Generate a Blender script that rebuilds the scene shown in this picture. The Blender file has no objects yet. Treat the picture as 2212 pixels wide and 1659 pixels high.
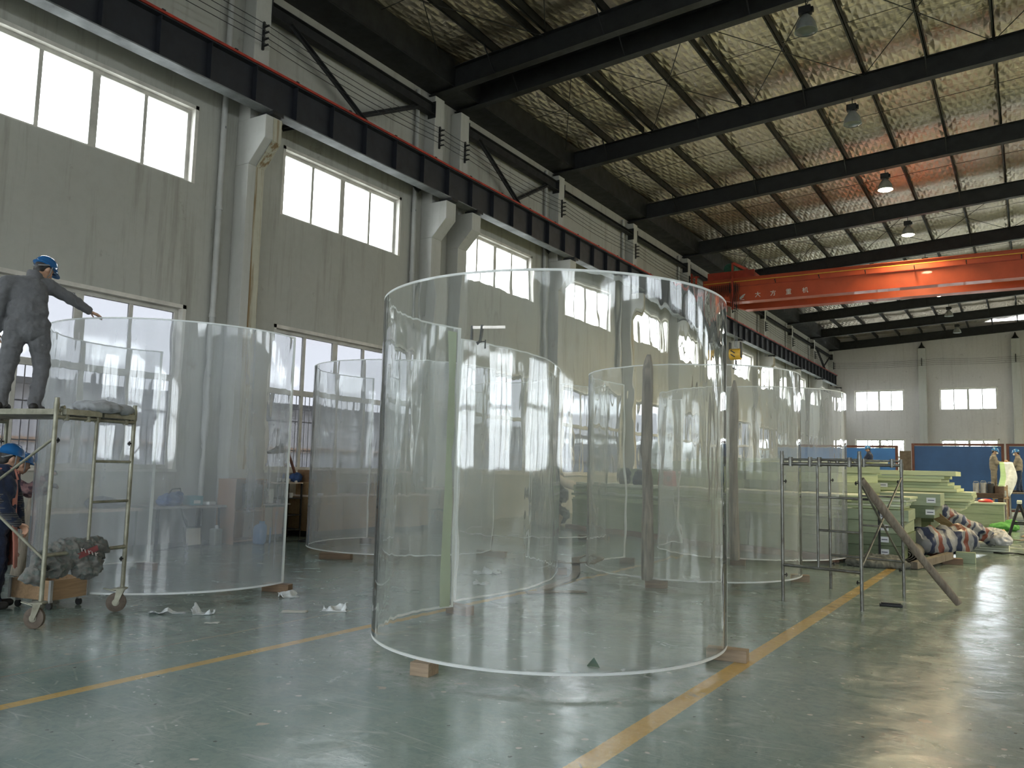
import bpy, bmesh, math, random
from mathutils import Vector, Matrix, noise
random.seed(7)
C = bpy.context.scene.collection
SC = bpy.context.scene
PI = math.pi
V = Vector
# ------------------------------------------------------------------ camera
EYE = 1.57
cam = bpy.data.cameras.new('camera')
cam.lens = 1773.65 / 2212 * 36
cam.sensor_width = 36
cam.clip_start = 0.05
cam.clip_end = 500
co = bpy.data.objects.new('camera', cam)
C.objects.link(co)
_R = V((0.846561, 0.531742, 0.024168)); _U = V((0.033382, -0.098349, 0.994592)); _F = V((-0.531244, 0.841176, 0.101009))
mt = Matrix.Identity(4)
for i in range(3):
    mt[i][0] = _R[i]; mt[i][1] = _U[i]; mt[i][2] = -_F[i]
mt[2][3] = EYE
co.matrix_world = mt
SC.camera = co
# ------------------------------------------------------------------ world, exposure
SKY = 12.0
w = bpy.data.worlds.new('overcast_sky'); SC.world = w
w.use_nodes = True
bg = w.node_tree.nodes['Background']
bg.inputs[0].default_value = (0.93, 0.97, 1.0, 1)
bg.inputs[1].default_value = SKY
SC.view_settings.view_transform = 'Standard'
SC.view_settings.look = 'None'
SC.view_settings.gamma = 1
SC.view_settings.use_curve_mapping = False
SC.view_settings.exposure = 0.72
SC.cycles.use_denoising = True
SC.cycles.max_bounces = 18
SC.cycles.diffuse_bounces = 4
SC.cycles.use_adaptive_sampling = True
SC.cycles.adaptive_threshold = 0.05
SC.cycles.glossy_bounces = 5
SC.cycles.transmission_bounces = 18
SC.cycles.transparent_max_bounces = 32
SC.cycles.sample_clamp_indirect = 6.0
SC.cycles.blur_glossy = 1.0
# ------------------------------------------------------------------ helpers
def link(o):
    C.objects.link(o); return o
def tag(o, label=None, cat=None, group=None, kind=None):
    if label: o['label'] = label
    if cat: o['category'] = cat
    if group: o['group'] = group
    if kind: o['kind'] = kind
    return o
def thing(name, label, cat, loc=(0, 0, 0), rz=0, group=None):
    o = bpy.data.objects.new(name, None); link(o)
    o.location = loc; o.rotation_euler = (0, 0, rz); o.empty_display_size = 0.1
    return tag(o, label, cat, group)
def tree_copy(r, loc=None, rz=None, label=None, group=None):
    c = r.copy(); link(c)
    if loc is not None: c.location = loc
    if rz is not None: c.rotation_euler = (0, 0, rz)
    if label: c['label'] = label
    if group: c['group'] = group
    for ch in list(r.children):
        d = ch.copy(); link(d); d.parent = c
        for g in list(ch.children):
            e = g.copy(); link(e); e.parent = d
    return c
class MB:
    def __init__(s): s.v = []; s.f = []; s.m = []; s.cur = 0
    def add(s, vs, fs):
        b = len(s.v); s.v += [tuple(p) for p in vs]
        for f in fs: s.f.append([b + i for i in f]); s.m.append(s.cur)
        return s
    def box(s, x0, x1, y0, y1, z0, z1, M=None):
        vs = [V((x, y, z)) for z in (z0, z1) for y in (y0, y1) for x in (x0, x1)]
        if M is not None: vs = [M @ p for p in vs]
        return s.add(vs, [(0, 2, 3, 1), (4, 5, 7, 6), (0, 1, 5, 4), (1, 3, 7, 5), (3, 2, 6, 7), (2, 0, 4, 6)])
    def cbox(s, c, d, rz=0, rx=0, ry=0):
        M = Matrix.Translation(c) @ Matrix.Rotation(rz, 4, 'Z') @ Matrix.Rotation(ry, 4, 'Y') @ Matrix.Rotation(rx, 4, 'X')
        return s.box(-d[0] / 2, d[0] / 2, -d[1] / 2, d[1] / 2, -d[2] / 2, d[2] / 2, M)
    def bar(s, a, b, w, h, up=(0, 0, 1)):
        a = V(a); b = V(b); d = (b - a); L = d.length; d.normalize()
        u = V(up)
        if abs(d.dot(u)) > .98: u = V((0, 1, 0))
        r = d.cross(u).normalized(); u = r.cross(d)
        M = Matrix(((r.x, d.x, u.x, a.x), (r.y, d.y, u.y, a.y), (r.z, d.z, u.z, a.z), (0, 0, 0, 1)))
        return s.box(-w / 2, w / 2, 0, L, -h / 2, h / 2, M)
    def tube(s, pts, r, n=10, caps=True):
        pts = [V(p) for p in pts]; rs = r if isinstance(r, (list, tuple)) else [r] * len(pts)
        d0 = (pts[1] - pts[0]).normalized()
        u = V((0, 0, 1)) if abs(d0.z) < .9 else V((1, 0, 0))
        u = (u - d0 * u.dot(d0)).normalized()
        b = len(s.v); N = len(pts)
        for i, p in enumerate(pts):
            if i == 0: d = d0
            elif i == N - 1: d = (pts[i] - pts[i - 1]).normalized()
            else: d = ((pts[i + 1] - p).normalized() + (p - pts[i - 1]).normalized()).normalized()
            u = (u - d * u.dot(d)).normalized(); t = d.cross(u)
            for k in range(n):
                a = 2 * PI * k / n
                s.v.append(tuple(p + (u * math.cos(a) + t * math.sin(a)) * rs[i]))
        for i in range(N - 1):
            for k in range(n):
                k2 = (k + 1) % n
                s.f.append([b + i * n + k, b + i * n + k2, b + (i + 1) * n + k2, b + (i + 1) * n + k]); s.m.append(s.cur)
        if caps:
            s.f.append([b + k for k in range(n)][::-1]); s.m.append(s.cur)
            s.f.append([b + (N - 1) * n + k for k in range(n)]); s.m.append(s.cur)
        return s
    def lathe(s, prof, n=20, M=None, sx=1, sy=1):
        b = len(s.v); N = len(prof)
        for (r, z) in prof:
            for k in range(n):
                a = 2 * PI * k / n
                p = V((r * math.cos(a) * sx, r * math.sin(a) * sy, z))
                if M is not None: p = M @ p
                s.v.append(tuple(p))
        for i in range(N - 1):
            for k in range(n):
                k2 = (k + 1) % n
                s.f.append([b + i * n + k, b + i * n + k2, b + (i + 1) * n + k2, b + (i + 1) * n + k]); s.m.append(s.cur)
        s.f.append([b + k for k in range(n)][::-1]); s.m.append(s.cur)
        s.f.append([b + (N - 1) * n + k for k in range(n)]); s.m.append(s.cur)
        return s
    def prism(s, poly, axis, a0, a1):
        """polygon of 2D points extruded along axis ('x','y','z')"""
        def P(p, a):
            return {'x': (a, p[0], p[1]), 'y': (p[0], a, p[1]), 'z': (p[0], p[1], a)}[axis]
        n = len(poly)
        vs = [P(p, a0) for p in poly] + [P(p, a1) for p in poly]
        fs = [list(range(n))[::-1], [n + i for i in range(n)]] + [(i, (i + 1) % n, n + (i + 1) % n, n + i) for i in range(n)]
        return s.add(vs, fs)
    def build(s, name, mat, parent=None, smooth=False, bevel=0, loc=None, sharp=0.6, label=None):
        me = bpy.data.meshes.new(name); me.from_pydata(s.v, [], s.f)
        mats = mat if isinstance(mat, (list, tuple)) else [mat]
        for m in mats: me.materials.append(m)
        if len(mats) > 1: me.polygons.foreach_set('material_index', s.m)
        bm = bmesh.new(); bm.from_mesh(me); bmesh.ops.recalc_face_normals(bm, faces=bm.faces)
        if bevel: bmesh.ops.bevel(bm, geom=bm.edges[:], offset=bevel, segments=2, affect='EDGES', profile=.6)
        bm.to_mesh(me); bm.free()
        if smooth:
            me.shade_smooth(); me.set_sharp_from_angle(angle=sharp)
        o = bpy.data.objects.new(name, me); link(o)
        if parent is not None: o.parent = parent
        if loc is not None: o.location = loc
        if label: o['label'] = label
        return o
# ------------------------------------------------------------------ materials
class NT:
    def __init__(s, name):
        s.mat = bpy.data.materials.new(name); s.mat.use_nodes = True
        s.t = s.mat.node_tree; s.t.nodes.clear()
        s.out = s.n('ShaderNodeOutputMaterial')
    def n(s, typ, **kw):
        nd = s.t.nodes.new(typ)
        for k, v in kw.items(): setattr(nd, k, v)
        return nd
    def l(s, a, b): s.t.links.new(a, b)
    def val(s, sock, v):
        if hasattr(v, 'is_output') or isinstance(v, bpy.types.NodeSocket): s.l(v, sock)
        else: sock.default_value = v
    def coord(s, which='Object', scale=(1, 1, 1), rot=(0, 0, 0), loc=(0, 0, 0)):
        tc = s.n('ShaderNodeTexCoord'); mp = s.n('ShaderNodeMapping')
        mp.inputs['Scale'].default_value = scale; mp.inputs['Rotation'].default_value = rot; mp.inputs['Location'].default_value = loc
        s.l(tc.outputs[which], mp.inputs[0]); return mp.outputs[0]
    def wcoord(s, scale=(1, 1, 1), rot=(0, 0, 0)):
        g = s.n('ShaderNodeNewGeometry'); mp = s.n('ShaderNodeMapping')
        mp.inputs['Scale'].default_value = scale; mp.inputs['Rotation'].default_value = rot
        s.l(g.outputs['Position'], mp.inputs[0]); return mp.outputs[0]
    def noise(s, vec, scale=5, detail=4, rough=.55, dist=0):
        nd = s.n('ShaderNodeTexNoise'); s.l(vec, nd.inputs['Vector'])
        nd.inputs['Scale'].default_value = scale; nd.inputs['Detail'].default_value = detail
        nd.inputs['Roughness'].default_value = rough; nd.inputs['Distortion'].default_value = dist
        return nd.outputs['Fac']
    def ramp(s, fac, stops):
        nd = s.n('ShaderNodeValToRGB'); s.l(fac, nd.inputs[0])
        els = nd.color_ramp.elements
        while len(els) > 1: els.remove(els[-1])
        for i, (p, c) in enumerate(stops):
            if not isinstance(c, (tuple, list)): c = (c, c, c)
            e = els[0] if i == 0 else els.new(p)
            e.position = p; e.color = (*c[:3], 1)
        return nd.outputs[0]
    def mix(s, fac, a, b, blend='MIX'):
        nd = s.n('ShaderNodeMix', data_type='RGBA', blend_type=blend)
        s.val(nd.inputs[0], fac)
        for sock, v in ((nd.inputs[6], a), (nd.inputs[7], b)):
            if isinstance(v, (tuple, list)): sock.default_value = (*v[:3], 1)
            else: s.l(v, sock)
        return nd.outputs[2]
    def math(s, op, a, b=0.0, c=0.0):
        nd = s.n('ShaderNodeMath', operation=op)
        s.val(nd.inputs[0], a); s.val(nd.inputs[1], b); s.val(nd.inputs[2], c)
        return nd.outputs[0]
    def bump(s, h, strength=.3, dist=.02):
        nd = s.n('ShaderNodeBump'); s.l(h, nd.inputs['Height'])
        nd.inputs['Strength'].default_value = strength; nd.inputs['Distance'].default_value = dist
        return nd.outputs[0]
    def pbr(s, color, rough=.6, metal=0, normal=None, spec=.5, coat=0, sheen=0):
        b = s.n('ShaderNodeBsdfPrincipled')
        if isinstance(color, (tuple, list)): b.inputs['Base Color'].default_value = (*color[:3], 1)
        else: s.l(color, b.inputs['Base Color'])
        s.val(b.inputs['Roughness'], rough); s.val(b.inputs['Metallic'], metal)
        b.inputs['Specular IOR Level'].default_value = spec
        b.inputs['Coat Weight'].default_value = coat
        if sheen: b.inputs['Sheen Weight'].default_value = sheen
        if normal is not None: s.l(normal, b.inputs['Normal'])
        return b.outputs[0]
    def schlick(s, f0=.04, normal=None, k=1.0):
        lw = s.n('ShaderNodeLayerWeight'); lw.inputs[0].default_value = .5
        if normal is not None: s.l(normal, lw.inputs['Normal'])
        p = s.math('POWER', lw.outputs['Facing'], 5.0)
        return s.math('MULTIPLY_ADD', p, (1 - f0) * k, f0)
    def done(s, sh):
        s.l(sh, s.out.inputs[0]); return s.mat
def simple(name, c, rough=.6, metal=0, var=.12, scale=6, bump=.15, stretch=(1, 1, 1), spec=.5, coat=0, c2=None):
    t = NT(name); v = t.coord('Object', scale=stretch)
    f = t.noise(v, scale, 5, .6)
    d = c2 if c2 else tuple(max(0, x * (1 - 2.2 * var)) for x in c)
    col = t.ramp(f, [(.3, d), (.7, tuple(min(1, x * (1 + var)) for x in c))])
    nb = t.bump(t.noise(v, scale * 4, 3, .6), bump, .01) if bump else None
    r = t.ramp(f, [(.3, min(1, rough * 1.15)), (.7, rough * .85)])
    return t.done(t.pbr(col, r, metal, nb, spec, coat))
def wood(name, c, c2, scale=3, axis='x', rough=.65):
    t = NT(name)
    st = {'x': (.35, 4, 4), 'y': (4, .35, 4), 'z': (4, 4, .35)}[axis]
    v = t.coord('Object', scale=st)
    f = t.noise(v, scale * 2.2, 6, .65, .6)
    g = t.noise(t.coord('Object'), 1.7, 3)
    col = t.mix(t.ramp(g, [(.35, 0), (.7, .5)]), t.ramp(f, [(.32, c2), (.62, c)]), tuple(x * .6 for x in c2))
    return t.done(t.pbr(col, rough, 0, t.bump(f, .25, .006)))
# ------------------------------------------------------------------ setting materials
def mat_wall(name, c, dark, streak=.5, yscale=1.0):
    t = NT(name); v = t.wcoord()
    big = t.noise(v, .35, 5, .6); fine = t.noise(v, 6, 5, .65)
    vs = t.noise(t.wcoord((2.6, 2.6, .16)), 1.6, 6, .7)
    blot = t.noise(v, 1.1, 7, .72, .4)
    col = t.ramp(big, [(.3, tuple(x * .9 for x in c)), (.7, c)])
    col = t.mix(t.math('MULTIPLY', t.ramp(vs, [(.52, 0), (.75, 1)]), streak), col, dark)
    col = t.mix(t.math('MULTIPLY', t.ramp(blot, [(.62, 0), (.70, 1)]), .55), col, dark)
    col = t.mix(t.math('MULTIPLY', t.ramp(fine, [(.4, 0), (.7, 1)]), .10), col, dark)
    return t.done(t.pbr(col, .88, 0, t.bump(fine, .12, .01), .25))
WALL = mat_wall('aged_white_plaster', (.425, .42, .375), (.20, .185, .15), .6)
WALLF = mat_wall('end_wall_plaster', (.56, .53, .505), (.22, .185, .165), .25)
CONC = mat_wall('painted_concrete', (.48, .475, .44), (.25, .23, .17), .4)
def mat_rust():
    t = NT('rust_streaked_concrete'); v = t.wcoord((7, 7, .25))
    f = t.noise(v, 1.5, 6, .7); g = t.noise(t.wcoord(), 5, 5)
    col = t.mix(t.ramp(f, [(.46, 0), (.58, .9)]), (.46, .44, .35), (.20, .12, .045))
    col = t.mix(t.math('MULTIPLY', t.ramp(g, [(.45, 0), (.75, 1)]), .2), col, (.2, .19, .16))
    return t.done(t.pbr(col, .85, 0, t.bump(g, .1, .01), .25))
RUSTC = mat_rust()
DARK = simple('dark_grey_steel_paint', (.013, .014, .015), .6, .0, .2, 3, .05)
GIRD = simple('navy_black_steel_paint', (.017, .019, .025), .5, 0, .2, 2, .05)
FLANGE = simple('grey_primer_steel', (.16, .17, .17), .6, 0, .25, 1.5, .05)
RED = simple('red_rail_paint', (.38, .035, .018), .5, 0, .2, 3, .05)
PVC = simple('grey_white_pipe', (.42, .42, .40), .45, 0, .08, 2, .0)
ALU = simple('white_grey_window_frame', (.50, .48, .43), .5, .0, .12, 3, .0)
REVEAL = simple('window_reveal_plaster', (.62, .59, .53), .8, 0, .1, 3, .1)
STEELG = simple('galvanised_bar', (.35, .35, .34), .45, .6, .15, 4, .0)
def mat_floor():
    t = NT('worn_green_epoxy_floor')
    g = t.n('ShaderNodeNewGeometry'); P = g.outputs['Position']
    sx = t.n('ShaderNodeSeparateXYZ'); t.l(P, sx.inputs[0]); X, Y = sx.outputs[0], sx.outputs[1]
    big = t.noise(P, .55, 5, .6, .5); mid = t.noise(P, 3.2, 6, .68, .8); fine = t.noise(P, 17, 5, .7, .5)
    col = t.ramp(big, [(.3, (.115, .180, .155)), (.5, (.150, .208, .182)), (.7, (.20, .245, .212))])
    col = t.mix(t.ramp(mid, [(.36, 0), (.55, .22), (.75, .5)]), col, (.27, .285, .25))
    col = t.mix(t.math('MULTIPLY', t.ramp(fine, [(.46, 0), (.60, 1)]), .42), col, (.10, .155, .135))
    # pale powder near the panels and far bay
    pw = t.noise(P, 1.3, 7, .75, 1.2)
    col = t.mix(t.math('MULTIPLY', t.ramp(pw, [(.56, 0), (.68, 1)]), .45), col, (.40, .41, .37))
    # long thin scratches in several directions
    for k, (rz, sc, th) in enumerate(((.35, 9, .985), (-.8, 7, .987), (1.4, 8, .985), (2.3, 6, .988))):
        mp = t.n('ShaderNodeMapping'); t.l(P, mp.inputs[0]); mp.inputs['Rotation'].default_value = (0, 0, rz); mp.inputs['Scale'].default_value = (.35, 3.2, 1)
        vo = t.n('ShaderNodeTexVoronoi'); vo.feature = 'DISTANCE_TO_EDGE'; vo.inputs['Scale'].default_value = 1.1 + k * .25; t.l(mp.outputs[0], vo.inputs['Vector'])
        m = t.ramp(vo.outputs[0], [(0, 1), (.012, .0)])
        br = t.ramp(t.noise(P, 1.7 + k, 3), [(.5, 0), (.62, .6)])
        col = t.mix(t.math('MULTIPLY', m, br), col, (.36, .38, .35))
    # chips of bare concrete
    vo = t.n('ShaderNodeTexVoronoi'); vo.feature = 'F1'; vo.inputs['Scale'].default_value = 2.4; vo.inputs['Randomness'].default_value = 1
    dn = t.n('ShaderNodeTexNoise'); dn.inputs['Scale'].default_value = 9; t.l(P, dn.inputs['Vector'])
    wv = t.n('ShaderNodeVectorMath', operation='MULTIPLY_ADD'); t.l(dn.outputs['Color'], wv.inputs[0]); wv.inputs[1].default_value = (.16, .16, 0); t.l(P, wv.inputs[2])
    t.l(wv.outputs[0], vo.inputs['Vector'])
    sp = t.n('ShaderNodeSeparateColor'); t.l(vo.outputs['Color'], sp.inputs[0])
    chip = t.math('MULTIPLY', t.ramp(vo.outputs['Distance'], [(.07, 1), (.085, 0)]), t.math('GREATER_THAN', sp.outputs[0], .42))
    col = t.mix(t.math('MULTIPLY', chip, .85), col, (.37, .33, .26))
    # acrylic dust swept round the foot of the big panel
    dx = t.math('ADD', X, 3.74); dy = t.math('SUBTRACT', Y, 6.62)
    rr_ = t.math('SQRT', t.math('ADD', t.math('MULTIPLY', dx, dx), t.math('MULTIPLY', dy, dy)))
    ring = t.ramp(t.math('DIVIDE', rr_, 3.0), [(.46, 0), (.53, 1), (.60, .9), (.68, 0)])
    dn2 = t.ramp(t.noise(P, 4.5, 7, .8, 1.0), [(.40, 0), (.62, 1)])
    col = t.mix(t.math('MULTIPLY', t.math('MULTIPLY', ring, dn2), .55), col, (.48, .50, .48))
    # small light specks and dark dents
    for (scl, th, cc, rr) in ((11, .78, (.48, .49, .45), .10), (6, .72, (.44, .42, .36), .10), (9, .8, (.03, .04, .035), .09)):
        v3 = t.n('ShaderNodeTexVoronoi'); v3.feature = 'F1'; v3.inputs['Scale'].default_value = scl
        w3 = t.n('ShaderNodeVectorMath', operation='MULTIPLY_ADD'); t.l(dn.outputs['Color'], w3.inputs[0]); w3.inputs[1].default_value = (.05, .05, 0); t.l(P, w3.inputs[2]); t.l(w3.outputs[0], v3.inputs['Vector'])
        s3 = t.n('ShaderNodeSeparateColor'); t.l(v3.outputs['Color'], s3.inputs[0])
        mk = t.math('MULTIPLY', t.ramp(v3.outputs['Distance'], [(rr, 1), (rr + .03, 0)]), t.math('GREATER_THAN', s3.outputs[1], th))
        col = t.mix(t.math('MULTIPLY', mk, .85), col, cc)
    # painted yellow lines running down the hall, worn
    wob = t.math('MULTIPLY', t.math('SUBTRACT', t.noise(P, 30, 2), .5), .012)
    def line(x, hw, y1=200):
        d = t.math('ABSOLUTE', t.math('SUBTRACT', t.math('ADD', X, wob), x))
        m = t.math('LESS_THAN', d, hw)
        return t.math('MULTIPLY', m, t.math('LESS_THAN', Y, y1))
    ym = t.math('ADD', line(-2.07, .075, 30), line(-5.50, .055, 30))
    wear = t.ramp(t.noise(P, 5, 7, .8, .6), [(.60, 1), (.70, .25)])
    ycol = t.ramp(fine, [(.3, (.40, .26, .075)), (.7, (.52, .35, .11))])
    col = t.mix(t.math('MULTIPLY', ym, wear), col, ycol)
    # cracked joint
    wj = t.math('MULTIPLY', t.math('SUBTRACT', t.noise(P, 2.2, 4), .5), .09)
    dj = t.math('ABSOLUTE', t.math('ADD', t.math('ADD', X, wj), 6.24))
    jm = t.math('MULTIPLY', t.math('LESS_THAN', dj, .013), t.math('LESS_THAN', Y, 7.0))
    col = t.mix(t.math('MULTIPLY', jm, .8), col, (.34, .29, .22))
    jm2 = t.math('MULTIPLY', t.math('LESS_THAN', dj, .005), t.math('LESS_THAN', Y, 4.6))
    col = t.mix(jm2, col, (.05, .045, .04))
    rough = t.ramp(t.noise(P, 2.4, 6, .7, .6), [(.3, .12), (.5, .19), (.75, .34)])
    h = t.math('ADD', t.math('MULTIPLY', t.noise(P, 1.6, 3, .5), 1.0), t.math('MULTIPLY', mid, .25))
    h = t.math('ADD', h, t.math('MULTIPLY', fine, .14))
    return t.done(t.pbr(col, rough, 0, t.bump(h, .35, .02), .55))
FLOOR = mat_floor()
def mat_foil():
    t = NT('silver_foil_insulation')
    g = t.n('ShaderNodeNewGeometry'); P = g.outputs['Position']
    v1 = t.wcoord((1, .55, 1), (0, 0, .5)); v2 = t.wcoord((1, .55, 1), (0, 0, -.5))
    w1 = t.n('ShaderNodeTexWave', wave_type='BANDS', bands_direction='X'); w1.inputs['Scale'].default_value = 1.35; w1.inputs['Distortion'].default_value = 2.2; w1.inputs['Detail'].default_value = 2; t.l(v1, w1.inputs[0])
    w2 = t.n('ShaderNodeTexWave', wave_type='BANDS', bands_direction='X'); w2.inputs['Scale'].default_value = 1.35; w2.inputs['Distortion'].default_value = 2.2; w2.inputs['Detail'].default_value = 2; t.l(v2, w2.inputs[0])
    cr = t.noise(t.wcoord((.9, 2.6, 1)), 2.6, 3, .6, .8)
    h = t.math('ADD', t.math('MULTIPLY', t.math('MINIMUM', w1.outputs[1], w2.outputs[1]), .55), t.math('MULTIPLY', cr, .8))
    col = t.ramp(t.noise(P, .6, 3), [(.3, (.56, .49, .41)), (.7, (.68, .60, .50))])
    r = t.ramp(cr, [(.3, .42), (.7, .30)])
    return t.done(t.pbr(col, r, .85, t.bump(h, .95, .055), .5))
FOIL = mat_foil()
def mat_pane(name, tint, frost, fcol=(.85, .87, .9), rough=.05):
    t = NT(name)
    tr = t.n('ShaderNodeBsdfTransparent'); tr.inputs[0].default_value = (*tint, 1)
    tl = t.n('ShaderNodeBsdfTranslucent'); tl.inputs[0].default_value = (*fcol, 1)
    gl = t.n('ShaderNodeBsdfGlossy'); gl.inputs[1].default_value = rough
    fr = t.schlick(.06)
    a = t.n('ShaderNodeMixShader'); a.inputs[0].default_value = frost; t.l(tr.outputs[0], a.inputs[1]); t.l(tl.outputs[0], a.inputs[2])
    b = t.n('ShaderNodeMixShader'); t.l(fr, b.inputs[0]); t.l(a.outputs[0], b.inputs[1]); t.l(gl.outputs[0], b.inputs[2])
    return t.done(b.outputs[0])
PANE = mat_pane('window_glass', (.92, .94, .95), .02)
PANEL_LOW = mat_pane('darkened_window_glass', (.215, .217, .226), .02, (.5, .5, .55))  # glass tinted dark so the sky behind it renders dimmer
def st(o): o['kind'] = 'structure'; return o
# ------------------------------------------------------------------ room shell
XW = -13.8; XR = 17.0; YB = -9.0; YF = 71.0
ROOF0 = 11.72; SL = 0.062; XRIDGE = 1.6
def zraf(x): return ROOF0 + SL * (x - XW if x < XRIDGE else (2 * XRIDGE - x) - XW)
COLY = [-7.6, -1.7, 4.7, 11.08, 17.22, 18.42, 24.2, 30.5, 36.8, 43.5, 50.1, 56.9, 63.7, 70.6]
bays = []
for a, b in zip(COLY[:-1], COLY[1:]):
    if b - a < 2: continue
    c = (a + b) / 2
    if abs(c - 21.31) < .1: c = 20.9
    bays.append((c - 1.96, c + 1.96))
Z1, Z2, ZT, Z3, Z4 = 1.38, 4.48, 3.12, 7.0, 8.5
st(MB().box(XW - .4, XR + .4, YB - .4, YF + .4, -.3, 0).build('floor', FLOOR))
def wall_with_holes(name, axis, pos, thick, a0, a1, z0, z1, holes, mat):
    """axis 'x': wall in plane x=pos, spanning y a0..a1. holes (a0,a1,z0,z1)"""
    m = MB()
    zs = sorted({z0, z1, *[h[2] for h in holes], *[h[3] for h in holes]})
    as_ = sorted({a0, a1, *[h[0] for h in holes], *[h[1] for h in holes]})
    for zi in range(len(zs) - 1):
        run = None
        for ai in range(len(as_) - 1):
            ca, cz = (as_[ai] + as_[ai + 1]) / 2, (zs[zi] + zs[zi + 1]) / 2
            hole = any(h[0] < ca < h[1] and h[2] < cz < h[3] for h in holes)
            if not hole: run = (run[0] if run else as_[ai], as_[ai + 1])
            if (hole or ai == len(as_) - 2) and run:
                if axis == 'x': m.box(min(pos, pos + thick), max(pos, pos + thick), run[0], run[1], zs[zi], zs[zi + 1])
                else: m.box(run[0], run[1], min(pos, pos + thick), max(pos, pos + thick), zs[zi], zs[zi + 1])
                run = None
    return st(m.build(name, mat))
holesL = [(a, b, Z1, Z2) for a, b in bays] + [(a, b, Z3, Z4) for a, b in bays]
wall_with_holes('wall_left', 'x', XW, -.28, YB, YF + .3, 0, 12.9, holesL, WALL)
FW_X = [(-11.9, -8.3), (-5.75, -1.95), (.5, 4.3), (6.6, 10.4)]
holesF = [(a, b, 6.75, 8.40) for a, b in FW_X] + [(a, b, 1.5, 4.48) for a, b in FW_X]
wall_with_holes('wall_back', 'y', YF, .28, XW - .28, XR + .28, 0, 13.4, holesF, WALLF)
holesR = [(a, b, 7.0, 8.5) for a, b in bays]
wall_with_holes('wall_right', 'x', XR, .28, YB, YF + .3, 0, 12.9, holesR, WALL)
wall_with_holes('wall_front', 'y', YB, -.28, XW - .28, XR + .28, 0, 13.4, [(a, b, 6.75, 8.40) for a, b in FW_X] + [(a, b, 1.5, 4.48) for a, b in FW_X], WALL)
# windows
WN = [0]
def window(axis, pos, a0, a1, z0, z1, thick, transom=None, pane=PANE, guards=False):
    WN[0] += 1
    r = st(bpy.data.objects.new('window_%d' % WN[0], None)); link(r)
    s = 1 if thick > 0 else -1
    fpos = pos + thick * .62
    def bx(m, ua, ub, za, zb, da, db):
        d0, d1 = sorted((fpos + s * da, fpos + s * db))
        if axis == 'x': m.box(d0, d1, ua, ub, za, zb)
        else: m.box(ua, ub, d0, d1, za, zb)
    r.location = (fpos, (a0 + a1) / 2, z0) if axis == 'x' else ((a0 + a1) / 2, fpos, z0)
    off = V(r.location)
    def fin(m, name, mat):
        m.v = [tuple(V(p) - off) for p in m.v]
        return m.build(name, mat, r)
    f = MB(); w = .08
    bx(f, a0, a1, z0, z0 + w, -.04, .04); bx(f, a0, a1, z1 - w, z1, -.04, .04)
    bx(f, a0, a0 + w, z0 + w, z1 - w, -.04, .04); bx(f, a1 - w, a1, z0 + w, z1 - w, -.04, .04)
    L = a1 - a0
    for k, hw in ((.25, .036), (.5, .075), (.75, .036)):
        bx(f, a0 + L * k - hw, a0 + L * k + hw, z0 + w, z1 - w, -.03, .03)
    if transom: bx(f, a0 + w, a1 - w, transom - .06, transom + .06, -.042, .042)
    fin(f, 'window_frame', ALU)
    g = MB(); bx(g, a0 + .03, a1 - .03, z0 + .03, z1 - .03, -.004, .004); fin(g, 'pane', pane)
    if guards:
        b = MB(); n = int(L / .135)
        for i in range(1, n):
            u = a0 + L * i / n
            q = [(fpos + s * .11, u, z0 + .02), (fpos + s * .11, u, transom)] if axis == 'x' else [(u, fpos + s * .11, z0 + .02), (u, fpos + s * .11, transom)]
            b.tube(q, .010, 6)
        for zz in (z0 + .45, z0 + 1.1):
            bx(b, a0, a1, zz - .012, zz + .012, .10, .125)
        fin(b, 'guard_bars', STEELG)
    l = MB(); # reveal lining
    d0, d1 = sorted((pos - s * .004, fpos))
    for (ua, ub, za, zb) in ((a0 - .07, a0 + .004, z0 - .004, z1 + .07), (a1 - .004, a1 + .07, z0 - .004, z1 + .07), (a0 - .07, a1 + .07, z1 - .004, z1 + .07)):
        if axis == 'x': l.box(d0 if s > 0 else d0, d1, ua, ub, za, zb)
        else: l.box(ua, ub, d0, d1, za, zb)
    fin(l, 'window_lining', REVEAL)
    return r
for a, b in bays:
    window('x', XW, a, b, Z3, Z4, -.28)
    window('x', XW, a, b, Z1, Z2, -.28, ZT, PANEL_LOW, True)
for a, b in FW_X:
    window('y', YF, a, b, 6.75, 8.40, .28)
    window('y', YF, a, b, 1.5, 4.48, .28, 3.1, PANE)
    window('y', YB, a, b, 6.75, 8.40, -.28)
    window('y', YB, a, b, 1.5, 4.48, -.28, 3.1, PANE)
for a, b in bays:
    window('x', XR, a, b, 7.0, 8.5, .28)
# window sill stones on the left wall
for i, (a, b) in enumerate(bays):
    st(MB().box(XW - .12, XW + .05, a - .06, b + .06, Z1 - .05, Z1 - .002).build('trim_sill', REVEAL))
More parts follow.
